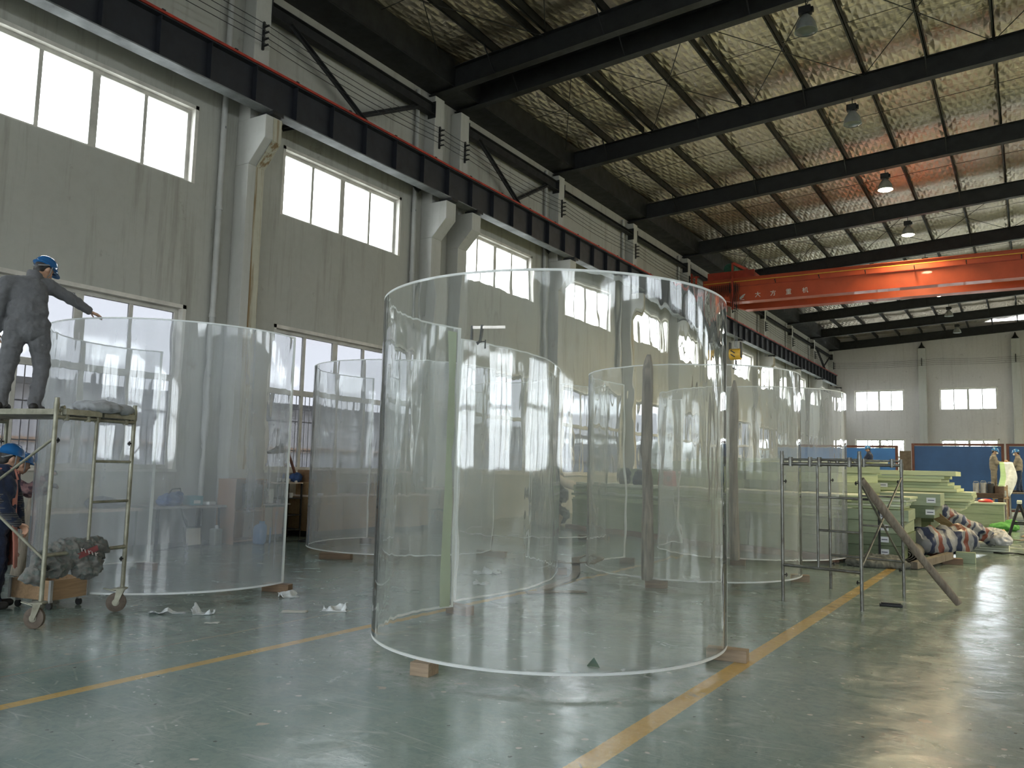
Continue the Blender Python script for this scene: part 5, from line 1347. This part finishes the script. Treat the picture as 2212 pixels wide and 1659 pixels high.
for k in range(90): a = k * .3; r = .03 + .135 * k / 90; sp.append((r * math.cos(a) * 1.5, r * math.sin(a)))
for i, (x, zz) in enumerate(sp):
    for y in (-.02, 1.0): m.v.append((x, y, zz))
for i in range(len(sp) - 1): b = 2 * i; m.f.append([b, b + 1, b + 3, b + 2]); m.m.append(0)
fo = m.build('felt', FELT, t, smooth=True, sharp=3); sd = fo.modifiers.new('thick', 'SOLIDIFY'); sd.thickness = .014
beam_thing('timber_beam', 'square grey timber lying on the floor right of the scaffold', 'timber beam', (-1.74, 15.75, .07), (-1.30, 17.2, .16), .12, .12, WDX)
block(-1.28, 17.3, .2, (.34, .2, .11), 'short dark wooden block lying right of the timber beam')
o = MB().box(-.16, .16, -.1, .1, 0, .2).build('green_block', SG[1], None, bevel=.01, loc=(-1.08, 17.75, 0)); tag(o, 'grey green foam block at the foot of the striped bundle', 'block')
tag(MB().cbox((0, 0, .02), (.5, .07, .03), .1).build('timber_offcut', WDX, None, loc=(-1.62, 17.25, 0)), 'short thin plank on the floor by the felt roll', 'plank')
crumple('cloth_heap', 'grey plastic and cloth scraps heaped at the foot of the green slabs', 'cloth heap', (-2.45, 15.65, .0), [((0, 0, .06), (.35, .18, .09)), ((.4, .1, .05), (.25, .15, .07)), ((.2, .2, .14), (.35, .1, .05))], cloth_mat('grey_rags', (.20, .20, .17), (.10, .10, .08)), .02, .05)
ribbon('rubber_strip', 'black rubber strip on the floor at the right edge', 'rubber strip', [(-.70, 20.6, .012), (-.55, 20.45, .012), (-.40, 20.5, .03), (-.28, 20.7, .012), (-.1, 20.5, .012), (.15, 20.6, .012)], .09, BLK, .02)
ribbon('canvas_strap', 'brown strap end curling on the floor near the right edge', 'strap', [(-.72, 24.9, .03), (-.5, 24.7, .05), (-.3, 24.6, .05), (-.12, 24.9, .06), (-.02, 25.3, .14), (-.12, 25.4, .18), (-.22, 25.2, .1)], .12, STRP, .02)
for k, (x, y, L, lab) in enumerate(((-.55, 23.2, .6, 'pale strip of wood on the floor beyond the plastic wrap'), (-.35, 22.1, .7, 'pale strip of wood on the floor near the rubber strip'))):
    tag(MB().cbox((0, 0, .012), (L, .06, .02), -.15).build('timber_offcut', SG[3], None, loc=(x, y, 0)), lab, 'plank')
def trestle(x, y, lab, h=.95, w_=.6, L=1.2, rz=0, mat=BLK):
    t = thing('trestle', lab, 'trestle', (x, y, 0), rz)
    MB().box(-.06, .06, -L / 2, L / 2, h - .08, h).build('top_beam', SG[3], t, bevel=.01)
    for s in (-1, 1):
        for q in (-1, 1): MB().bar((0, s * L * .42, h - .06), (q * w_ / 2, s * L * .48, 0), .06, .06).build('leg', mat, t)
        MB().bar((-w_ * .32, s * L * .455, h * .35), (w_ * .32, s * L * .455, h * .35), .04, .04).build('cross_bar', mat, t)
trestle(-.30, 27.5, 'left black trestle of the pair at the right edge', .98, .55, 1.1)
trestle(.12, 27.4, 'right black trestle of the pair at the right edge', .98, .55, 1.1)
BRN = simple('dark_brown_paint', (.06, .035, .022), .7)
t = thing('workbench', 'dark brown heavy workbench with cans, left of the hanging sheet', 'workbench', (-1.55, 33.0, 0))
MB().box(-1.0, .75, -.5, .5, .92, 1.08).build('bench_top', BRN, t, bevel=.01)
for sx in (-.9, .65):
    for sy in (-.4, .4): MB().box(sx - .07, sx + .07, sy - .07, sy + .07, 0, .92).build('leg', BRN, t)
MB().box(-.9, .65, -.05, .05, .3, .4).build('rail', BRN, t)
cans = [('tall steel can on the brown workbench, left one', -1.62, .34, .10, STEELG), ('tall steel can on the brown workbench, middle one', -1.40, .36, .10, STEELG), ('steel can on the brown workbench, right one', -1.18, .33, .11, DARK), ('squat dark pot on the brown workbench near the coverall clad person', -.93, .25, .15, BRN)]
for lab, x, h, r, mt_ in cans:
    t = thing('metal_can', lab, 'can', (x, 32.9, 1.082)); MB().lathe([(r, 0), (r, h - .02), (r * .95, h), (r * .9, h), (r * .9, .02)], 18).build('can_body', mt_, t, smooth=True, sharp=.7); MB().tube([(-r, 0, h * .9), (-r * .6, -.05, h * 1.15), (r * .6, -.05, h * 1.15), (r, 0, h * .9)], .008, 6).build('bail_handle', STEELG, t)
t = thing('white_cabinet', 'low greenish white drawer cabinet under the brown workbench area', 'cabinet', (-1.45, 30.5, 0))
MB().box(-.7, .7, -.35, .35, .05, .78).build('cabinet_body', SG[1], t, bevel=.01); MB().box(-.75, .75, -.4, .4, .78, .83).build('cabinet_top', SG[3], t); MB().box(-.66, .66, -.362, -.35, .48, .74).build('drawer', SG[1], t); MB().box(-.66, .66, -.362, -.35, .12, .44).build('drawer', SG[1], t)
tag(MB().lathe([(.02, 0), (.20, 0), (.22, .05), (.12, .1), (.02, .11)], 16).build('red_basin', simple('red_plastic', (.45, .03, .03), .4), None, smooth=True, loc=(-1.25, 30.4, .832)), 'small red basin on the greenish white cabinet', 'basin')
t = thing('hand_cart', 'white tubular handle frame standing left of the brown workbench', 'hand cart', (-3.1, 33.4, 0))
MB().tube([(-.35, 0, .0), (-.35, 0, 1.42), (-.3, 0, 1.46), (.3, 0, 1.46), (.35, 0, 1.42), (.35, 0, 0)], .025, 10).build('handle_frame', LAB, t, smooth=True); MB().box(-.35, .35, 0, .8, .06, .1).build('deck', STEELG, t)
crumple('cloth_heap', 'heap of tan bags beside the white handle frame', 'bag heap', (-2.9, 31.2, 1.0), [((0, 0, .1), (.45, .3, .16)), ((.4, .1, .08), (.3, .25, .12)), ((-.3, 0, .12), (.25, .25, .14))], cloth_mat('tan_sacking', (.42, .33, .18), (.25, .18, .09)), .03, .06)
t = thing('workbench', 'low table carrying the tan bags', 'table', (-2.9, 31.2, 0)); MB().box(-.9, .9, -.45, .45, .94, 1.0).build('table_top', SG[3], t)
for sx in (-.8, .8):
    for sy in (-.35, .35): MB().box(sx - .03, sx + .03, sy - .03, sy + .03, 0, .94).build('leg', DARK, t)
t = thing('green_sheeting', 'bright green net heap on the floor by the trestles', 'net heap', (-.75, 29.6, 0))
m = MB(); ell(m, (0, 0, .1), (.42, .3, .16)); ell(m, (.2, .1, .2), (.2, .2, .15)); solidify(m, 'net', simple('bright_green_net', (.08, .28, .06), .8), t, .03, 2, .03, 5)
tag(MB().cbox((0, 0, .16), (.8, .7, .02), .3, .35).build('cardboard_sheet', simple('tan_cardboard', (.42, .32, .19), .85), None, loc=(-.95, 26.0, -.08)), 'tan cardboard sheet bent up from the floor before the trestles', 'cardboard')
# work platforms and hanging sheet at the far right
def platform(x0, x1, y0, y1, h, lab):
    t = thing('work_platform', lab, 'platform', ((x0 + x1) / 2, (y0 + y1) / 2, 0)); w_, d = (x1 - x0) / 2, (y1 - y0) / 2
    MB().box(-w_, w_, -d, d, h - .05, h).build('deck', WDX, t)
    for sx in (-1, 1):
        for sy in (-1, 1): MB().tube([(sx * (w_ - .06), sy * (d - .06), 0), (sx * (w_ - .06), sy * (d - .06), h - .05)], .024, 8).build('leg', STEELG, t, smooth=True)
    MB().tube([(-w_ + .06, -d + .06, h * .4), (w_ - .06, -d + .06, h * .4)], .02, 8).build('rail', STEELG, t, smooth=True)
platform(-1.95, -.86, 37.4, 38.6, FP, 'work platform under the person in grey coveralls at the hanging sheet')
platform(-.78, .9, 37.4, 38.6, FP - .05, 'work platform under the person in dark jeans at the right edge')
platform(-7.2, -4.6, 37.4, 38.6, FP + .05, 'work platform under the navy clad person behind the stacks')
m = MB(); n = 16
for i in range(n + 1):
    u = i / n
    for k in range(9):
        q = k / 8; bulge = .10 * math.sin(u * 3.0)
        m.v.append((-1.02 + .44 * q + bulge * (.3 + q) - .25 * max(0, u - .45) ** 1.0, 37.1 - .5 * u + .08 * math.sin(q * 5 + u * 4), 2.22 - 1.30 * u))
for i in range(n):
    for k in range(8): b = i * 9 + k; m.f.append([b, b + 1, b + 10, b + 9]); m.m.append(1 if k >= 3 else 0)
hs = m.build('hanging_sheet', [slab_mat('green_sheet', (.38, .55, .30), (.32, .48, .25)), simple('milky_sheet', (.62, .66, .68), .4)], None, smooth=True, sharp=3); sd = hs.modifiers.new('thick', 'SOLIDIFY'); sd.thickness = .03
tag(hs, 'curved green and white sheet held between the two masked people', 'acrylic sheet')
t = thing('wooden_chair', 'pale wooden chair frame holding the lower end of the hanging sheet', 'chair', (-1.0, 36.3, 0))
for sx in (-.22, .22):
    MB().bar((sx, .2, 0), (sx, .25, 1.35), .05, .05).build('leg', WD2, t); MB().bar((sx, -.22, 0), (sx, -.2, .85), .05, .05).build('leg', WD2, t)
MB().box(-.26, .26, -.25, .25, .83, .88).build('seat', WD2, t); MB().box(-.24, .24, .22, .26, 1.15, 1.3).build('backrest', WD2, t)
# blue screens
BLU = simple('blue_screen_sheeting', (.014, .065, .20), .55, 0, .10, .8, .1)
BRF = simple('red_brown_steel_frame', (.11, .035, .022), .6, 0, .2, 2, .05)
BLU2 = simple('bright_blue_screen_sheeting', (.035, .15, .42), .5, 0, .12, .9, .1)
def screen(x0, x1, y, h, lab, posts, z0=.25, mat=None):
    t = thing('blue_screen', lab, 'screen', ((x0 + x1) / 2, y, 0)); c = (x0 + x1) / 2
    MB().box(x0 - c + .04, x1 - c - .04, -.012, .012, z0, h - .12).build('sheeting', mat or BLU, t)
    MB().box(x0 - c, x1 - c, -.05, .05, h - .10, h).build('top_rail', BRF, t)
    for p in posts: MB().box(p - c - .055, p - c + .055, -.06, .06, 0, h - .10).build('post', BRF, t)
    MB().box(x0 - c, x1 - c, -.04, .04, z0 - .08, z0).build('bottom_rail', BRF, t)
screen(-10.3, -5.22, 42.2, 3.02, 'smaller blue sheeted screen left of the gap, behind the navy clad person', (-10.2, -7.7, -5.28), mat=BLU2)
screen(-4.62, -.95, 42.0, 3.12, 'large blue sheeted screen right of the gap', (-4.56, -1.01))
screen(-.88, 4.4, 42.0, 3.12, 'blue sheeted screen behind the pair holding the sheet, at the right edge', (-.82, 1.8, 4.3))
tag(MB().box(-.24, .24, -.02, .02, 0, 2.78).box(-.26, .26, -.05, -.02, 1.9, 1.94).build('gap_board', simple('grey_brown_board', (.16, .13, .10), .8), None, loc=(-4.93, 42.4, 0)), 'grey brown board filling the gap between the blue screens', 'board')
# ------------------------------------------------------------------ bench, cabinets and clutter along the left wall
ORG = wood('orange_brown_veneer', (.36, .20, .12), (.27, .14, .085), 2, 'z', .6)
BOX = wood('dark_brown_box', (.27, .15, .07), (.18, .10, .045), 2, 'y', .6)
PLY = wood('plywood_yellow_brown', (.38, .25, .12), (.26, .16, .07), 1.6, 'y', .6)
WTOP = simple('pale_bench_top', (.60, .50, .40), .6)
BLUE = simple('blue_bag_cloth', (.04, .09, .24), .8, 0, .2, 8, .2)
t = thing('work_table', 'dark metal work table with blue bag against the left wall', 'table', (-13.3, 9.72, 0))
MB().box(-.38, .38, -.78, .72, .69, .73).build('table_top', simple('grey_table_top', (.26, .25, .24), .6), t, bevel=.006)
for sx in (-.32, .32):
    for sy in (-.70, .64): MB().box(sx - .025, sx + .025, sy - .025, sy + .025, 0, .69).build('leg', DARK, t)
MB().bar((.3, -.2, .69), (.3, .05, .1), .02, .02).build('brace', DARK, t)
bgm = crumple('blue_bag', 'bulging blue cloth bag on the dark work table', 'bag', (-13.3, 9.50, .732), [((0, 0, .10), (.20, .24, .12)), ((0, -.16, .06), (.16, .12, .07)), ((.02, .1, .2), (.08, .14, .04))], BLUE, .016, .02)
MB().tube([(.05, -.1, .2), (.08, -.05, .30), (.08, .1, .31), (.05, .16, .2)], .012, 8).build('strap', BLK, bgm, smooth=True)
t = thing('teal_box', 'small teal cardboard box beside the blue bag', 'box', (-13.25, 9.95, .732)); MB().box(-.12, .12, -.13, .13, 0, .17).build('box_body', simple('teal_card', (.08, .26, .30), .6), t, bevel=.004); MB().box(.121, .123, -.08, .06, .03, .09).build('print', LAB, t)
tag(MB().cbox((0, 0, .03), (.12, .2, .05), .3).build('white_packet', LAB, None, loc=(-13.2, 10.28, .732)), 'white packet on the right end of the dark work table', 'packet')
t = thing('orange_cabinet', 'orange brown open cabinet standing before the first column', 'cabinet', (-12.98, 10.86, 0))
MB().box(-.28, .26, -.36, -.34, .0, 1.2).build('side_panel', ORG, t); MB().box(-.28, .26, .34, .36, 0, 1.2).build('side_panel', ORG, t); MB().box(-.28, .27, -.37, .37, 1.2, 1.225).build('top', ORG, t); MB().box(-.28, -.26, -.34, .34, 0, 1.2).build('back_panel', ORG, t)
MB().box(-.26, .25, -.34, .34, .60, .62).build('shelf', ORG, t); MB().box(.20, .262, -.14, .30, .68, 1.12).build('dark_door', DARK, t, label='dark grey upper door'); MB().box(-.26, .25, -.34, .34, .05, .07).build('shelf', ORG, t)
t = thing('small_cabinet', 'low brown cabinet with the white kettle on top', 'cabinet', (-13.12, 11.62, 0))
MB().box(-.25, .25, -.30, .30, .06, .70).build('cabinet_body', DARK, t); MB().box(-.28, .28, -.34, .34, .70, .73).build('top', simple('grey_top', (.30, .29, .28), .6), t); MB().box(.25, .262, -.02, .28, .12, .66).build('door', ORG, t, label='orange brown door'); MB().box(.25, .258, -.28, -.05, .12, .66).build('door', simple('tan_door', (.30, .24, .16), .7), t)
WPL = simple('white_plastic', (.62, .62, .60), .35, 0, .04, 4, 0)
t = thing('electric_kettle', 'tall white kettle jug on the low cabinet', 'kettle', (-13.05, 11.62, .732))
MB().lathe([(.085, 0), (.09, .02), (.075, .18), (.068, .27), (.072, .285), (.02, .29)], 20).build('jug', WPL, t, smooth=True, sharp=.9); MB().tube([(0, .07, .26), (0, .135, .25), (0, .145, .14), (0, .09, .04)], .013, 8).build('handle', WPL, t, smooth=True); MB().bar((0, -.06, .25), (0, -.11, .275), .03, .02).build('spout', WPL, t)
t = thing('black_shelf', 'black metal shelf with white cups beside the kettle cabinet', 'shelf', (-13.35, 12.28, 0))
for sx in (-.2, .2):
    for sy in (-.26, .26): MB().box(sx - .015, sx + .015, sy - .015, sy + .015, 0, 1.12).build('upright', BLK, t)
for z in (.15, .45, .80, 1.12): MB().box(-.22, .22, -.28, .28, z, z + .02).build('shelf_board', BLK if z < 1 else WTOP, t)
for k, (y, z, h) in enumerate(((12.08, 1.142, .09), (12.24, 1.142, .08), (12.34, .822, .10), (12.46, 1.142, .13))):
    t = thing('white_cup', ['leftmost white cup on top of the black shelf', 'second white cup on top of the black shelf', 'white cup on the middle board of the black shelf', 'taller pale jar on top of the black shelf at the right'][k], 'cup', (-13.25, y, z)); MB().lathe([(.035, 0), (.045, h), (.040, h), (.032, .008)], 16).build('cup_body', WPL, t, smooth=True, sharp=.8); MB().tube([(0, .04, h * .8), (0, .065, h * .7), (0, .06, h * .3), (0, .036, h * .25)], .006, 6).build('handle', WPL, t)
t = thing('desk_lamp', 'dark angled work lamp clamped at the first column foot', 'lamp', (-13.2, 12.12, 1.142))
MB().lathe([(.07, 0), (.07, .02), (.02, .03)], 16).build('base', DARK, t); MB().bar((0, 0, .02), (.02, -.02, .42), .025, .025).build('arm', DARK, t); MB().bar((0, .25, .20), (.02, -.05, .78), .03, .05).build('arm', BRF, t); m = MB(); m.prism([(-.05, .80), (-.42, .62), (-.40, .58), (.02, .62)], 'x', -.06, .06); m.build('lamp_shade', DARK, t)
t = thing('plywood_cupboard', 'long yellow brown plywood cupboard bench under the second lower window', 'cupboard', (-13.28, 14.35, 0))
MB().box(-.35, .35, -1.72, 1.72, .12, .84).build('cupboard_body', PLY, t); MB().box(-.38, .38, -1.75, 1.75, .84, .875).build('bench_top', WTOP, t)
for k in range(4): MB().box(.35, .362, -1.68 + .85 * k, -.87 + .85 * k, .16, .80).build('door', PLY, t)
MB().box(-.33, .30, -1.7, 1.7, 0, .12).build('plinth', DARK, t)
t = thing('wooden_box', 'lower wide brown box on the plywood cupboard', 'box', (-13.2, 12.98, .877)); MB().box(-.28, .28, -.30, .34, 0, .27).build('box_body', PLY, t, bevel=.006)
t = thing('wooden_box', 'darker brown box stacked on the lower wide box', 'box', (-13.2, 12.95, 1.149)); MB().box(-.26, .26, -.26, .28, 0, .26).build('box_body', BOX, t, bevel=.006); MB().box(.261, .263, -.02, .02, .10, .20).build('scrawl_mark', BLK, t)
tag(MB().box(-.06, .06, -.09, .09, 0, .05).build('white_packet', LAB, None, loc=(-12.98, 12.50 + .22, .877)), 'small pale block on the cupboard edge before the boxes', 'packet')
crumple('blue_bag', 'round blue bag on the cupboard top left of the brown boxes', 'bag', (-13.3, 12.5, 1.144), [((0, 0, .10), (.12, .14, .10))], BLUE, .016, .02)
t = thing('wooden_box', 'tan box on the bench top seen through the second panel', 'box', (-13.2, 14.6, .877)); MB().box(-.25, .25, -.32, .32, 0, .25).build('box_body', WD2, t, bevel=.006)
t = thing('floor_picture', 'square pale framed panel leaning on the floor under the work table', 'framed panel', (-12.86, 9.70, 0), 0)
m = MB(); m.cbox((0, 0, .19), (.02, .36, .36), 0, 0, -.15); m.build('frame', BLK, t); m = MB(); m.cbox((.013, 0, .19), (.012, .29, .29), 0, 0, -.15); m.build('pale_face', simple('cream_face', (.50, .46, .38), .6), t)
t = thing('plastic_jug', 'translucent white jug on the floor right of the framed panel', 'jug', (-12.95, 10.28, 0)); MB().box(-.09, .09, -.11, .11, .0, .30).build('jug_body', simple('grey_white_jug', (.34, .36, .34), .5), t, bevel=.03); MB().lathe([(.03, .30), (.03, .35), (.01, .36)], 12).build('cap', LAB, t)
t = thing('water_bottle', 'round blue tinted water bottle on the floor before the orange cabinet', 'water bottle', (-12.50, 11.0, 0)); MB().lathe([(.11, 0), (.13, .03), (.135, .28), (.10, .35), (.04, .38), (.035, .42), (.01, .43)], 22).build('bottle_body', simple('blue_bottle', (.12, .22, .40), .15, 0, .05, 3, 0), t, smooth=True, sharp=1.0)
o = MB(); pts = []
for k in range(80): a = k * .33; pts.append((.28 * math.cos(a) * (1 - k * .003), .22 * math.sin(a), .008 + .0005 * k))
tag(o.tube(pts + [(-.6, -.9, .01), (-.9, -1.8, .01), (-.6, -3.1, .01)], .008, 6).build('power_cable', BLK, None, loc=(-12.15, 11.9, 0)), 'black power cable coiled on the floor before the shelf', 'cable')
t = thing('work_table', 'long grey table behind the leftmost panel under the first lower window', 'table', (-13.25, 7.15, 0)); MB().box(-.4, .4, -1.6, 1.5, .68, .72).build('table_top', WTOP, t); MB().box(-.36, .34, -1.5, 1.4, .1, .68).build('cabinet_body', simple('grey_steel_locker', (.20, .21, .23), .5), t); MB().box(-.3, .3, -1.4, 1.3, 0, .1).build('plinth', DARK, t)
crumple('cloth_heap', 'dark bluish bundle on the grey table behind the leftmost panel', 'cloth heap', (-13.3, 8.1, .722), [((0, 0, .08), (.2, .3, .1)), ((0, .25, .06), (.15, .2, .07))], NAVY, .02, .03)
t = thing('cable_reel_box', 'dark low crate on the floor behind the second panel', 'crate', (-11.7, 15.3, 0)); MB().box(-.3, .3, -.22, .22, 0, .28).build('crate_body', BRN, t, bevel=.01); MB().box(.301, .315, -.22, .22, .0, .26).build('pale_end', WD2, t)
t = thing('steel_stool', 'dark steel stool between the second panel and the wall bench', 'stool', (-12.3, 15.9, 0)); MB().lathe([(.17, .5), (.17, .53), (.02, .535)], 18).build('seat', BLK, t)
for k in range(4): a = k * PI / 2 + .4; MB().bar((.12 * math.cos(a), .12 * math.sin(a), .5), (.2 * math.cos(a), .2 * math.sin(a), 0), .022, .022).build('leg', BLK, t)
t = thing('orange_cabinet', 'tan wooden cabinet by the wall near the joint columns', 'cabinet', (-13.0, 16.9, 0)); MB().box(-.3, .3, -.55, .55, .1, .98).build('cabinet_body', WD2, t); MB().box(-.34, .34, -.6, .6, .98, 1.02).build('top', WTOP, t); MB().box(-.28, .28, -.5, .5, 0, .1).build('plinth', DARK, t)
# bin bag heap under pale tarpaulin left of the long stack
BAG = simple('black_bin_bag', (.02, .022, .025), .3, 0, .2, 6, .5)
bags = [((-11.9, 20.6), 0, 1), ((-11.35, 20.5), 0, 2), ((-12.1, 20.9), .52, 3), ((-11.55, 20.9), .55, 4), ((-11.8, 21.2), .95, 5)]
for k, ((x, y), z, sd_) in enumerate(bags):
    crumple('bin_bag', ['black bin bag, lower left of the heap', 'black bin bag, lower right of the heap', 'black bin bag, upper left of the heap', 'black bin bag, upper right of the heap', 'black bin bag on top of the heap'][k], 'bin bag', (x, y, z), [((0, 0, .27), (.33, .30, .27)), ((0, 0, .5), (.14, .14, .12))], BAG, .03, .05, 6, seed=sd_)
m = MB(); n = 12
for i in range(n + 1):
    for k in range(7): u = i / n; q = k / 6; m.v.append((-12.6 + 2.6 * u, 20.3 + .9 * q, 1.68 - .9 * u ** 1.4 + .12 * noise.noise(V((u * 4, q * 3, 2))) - .25 * abs(q - .5) + .03))
for i in range(n):
    for k in range(6): b = i * 7 + k; m.f.append([b, b + 1, b + 8, b + 7]); m.m.append(0)
tp = m.build('tarpaulin', simple('pale_tarpaulin', (.52, .47, .40), .7, 0, .08, 4, .3), None, smooth=True, sharp=3); tp.modifiers.new('t', 'SOLIDIFY').thickness = .01; tag(tp, 'pale tarpaulin draped over the black bin bags', 'tarpaulin')
tag(MB().cbox((0, 0, .20), (.45, .02, .32), .2, -.3, .35).build('cardboard_sheet', simple('tan_cardboard2', (.50, .38, .26), .85), None, loc=(-11.1, 19.95, 0)), 'tan cardboard piece stuck among the bin bags', 'cardboard')
# things lying on the long stack
crumple('work_jacket', 'dark navy jacket slumped on the long stack, left one', 'jacket', (-8.75, 19.1, ZA), [((0, 0, .16), (.22, .2, .17)), ((.1, .05, .3), (.12, .12, .1))], NAVY, .02, .04)
crumple('work_jacket', 'dark navy jacket slumped on the long stack, right one', 'jacket', (-8.05, 18.85, ZA), [((0, 0, .14), (.25, .18, .15)), ((-.08, .05, .26), (.12, .12, .1))], NAVY, .02, .04, seed=6)
t = thing('red_machine', 'red tool box standing on the long stack behind the nearer timber post', 'tool box', (-7.15, 18.4, ZA)); MB().box(-.2, .2, -.2, .2, 0, .36).build('box_body', simple('bright_red_plastic', (.55, .03, .03), .4), t, bevel=.03); MB().box(-.12, .12, -.212, -.2, .12, .24).build('dark_panel', BRN, t); MB().tube([(-.12, 0, .36), (-.1, 0, .44), (.1, 0, .44), (.12, 0, .36)], .014, 8).build('handle', BLK, t)
t = thing('junction_box', 'grey box on the wall beside the window, left of the jackets', 'wall box', (-12.5, 22.2, 0)); MB().box(-.2, .2, -.2, .2, 0, 2.2).build('box_body', simple('grey_beige_box', (.28, .26, .22), .7), t, bevel=.01)
lad = thing('ladder', 'thin ladder leaning on the left wall far behind the panels', 'ladder', (-13.15, 40.2, 0))
for s in (-.2, .2): MB().bar((0, s, 0), (-.6, s, 6.4), .04, .06).build('rail', BRN, lad)
for k in range(19): z = .3 + k * .33; MB().tube([(-.6 * z / 6.4, -.2, z), (-.6 * z / 6.4, .2, z)], .015, 6).build('rung', BRN, lad)
# bare trees outside the end wall
BARK = simple('bare_tree_bark', (.05, .04, .04), .9)
def bare_tree(x, y, h, seed, lab):
    r = random.Random(seed); m = MB()
    def grow(p, d, L, rad, dep):
        q = p + d * L; m.tube([p, (p + q) / 2 + V((r.uniform(-.05, .05) * L, 0, 0)), q], [rad, rad * .85, rad * .7], 5)
        if dep == 0: return
        for k in range(r.choice((2, 3, 3))):
            nd = (d + V((r.uniform(-.6, .6), r.uniform(-.5, .5), r.uniform(.0, .35)))).normalized(); grow(q if k < 2 else (p + q) / 2, nd, L * r.uniform(.6, .82), rad * .62, dep - 1)
    grow(V((0, 0, 0)), V((r.uniform(-.1, .1), 0, 1)).normalized(), h * .32, .11, 5)
    tag(m.build('bare_tree', BARK, None, loc=(x, y, -.35)), lab, 'tree')
for k, (x, h) in enumerate(((-12.6, 9.8), (-10.9, 10.3), (-9.2, 9.6), (-5.9, 9.6), (-4.3, 9.9), (-2.8, 10.1))):
    bare_tree(x, 84 + (k % 3) * 2, h, 20 + k, ['leftmost bare tree outside the left end window', 'middle bare tree outside the left end window', 'right bare tree outside the left end window', 'left bare tree outside the right end window', 'middle bare tree outside the right end window', 'right bare tree outside the right end window'][k])
HEDG = simple('hazy_green_hedge', (.10, .12, .07), .95, 0, .2, 2, 0)
hg = MB()
for k in range(60): ell(hg, (-20 + k * .7, 92 + random.random() * 2, 1.6 + random.random()), (1.2, 1.2, 2.0 + random.random()), None, 8)
tag(hg.build('hedge', HEDG, None, smooth=True), 'hazy green hedge beyond the low end wall windows', 'hedge', kind='stuff')
# portals: guide the daylight sampling through each opening
def portal(loc, rot, sx, sy):
    l = bpy.data.lights.new('daylight_portal', 'AREA'); l.shape = 'RECTANGLE'; l.size = sx; l.size_y = sy
    l.cycles.is_portal = True
    o = bpy.data.objects.new('daylight_portal', l); link(o); o.location = loc; o.rotation_euler = rot
for a, b in bays:
    portal((XW - .3, (a + b) / 2, (Z3 + Z4) / 2), (0, -PI / 2, 0), Z4 - Z3, b - a)
    portal((XR + .3, (a + b) / 2, 7.75), (0, PI / 2, 0), 1.5, b - a)
    portal((XW - .3, (a + b) / 2, (Z1 + Z2) / 2), (0, -PI / 2, 0), Z2 - Z1, b - a)
for a, b in FW_X:
    portal(((a + b) / 2, YB - .3, 7.57), (PI / 2, 0, 0), b - a, 1.65)
    portal(((a + b) / 2, YB - .3, 3.0), (PI / 2, 0, 0), b - a, 2.98)
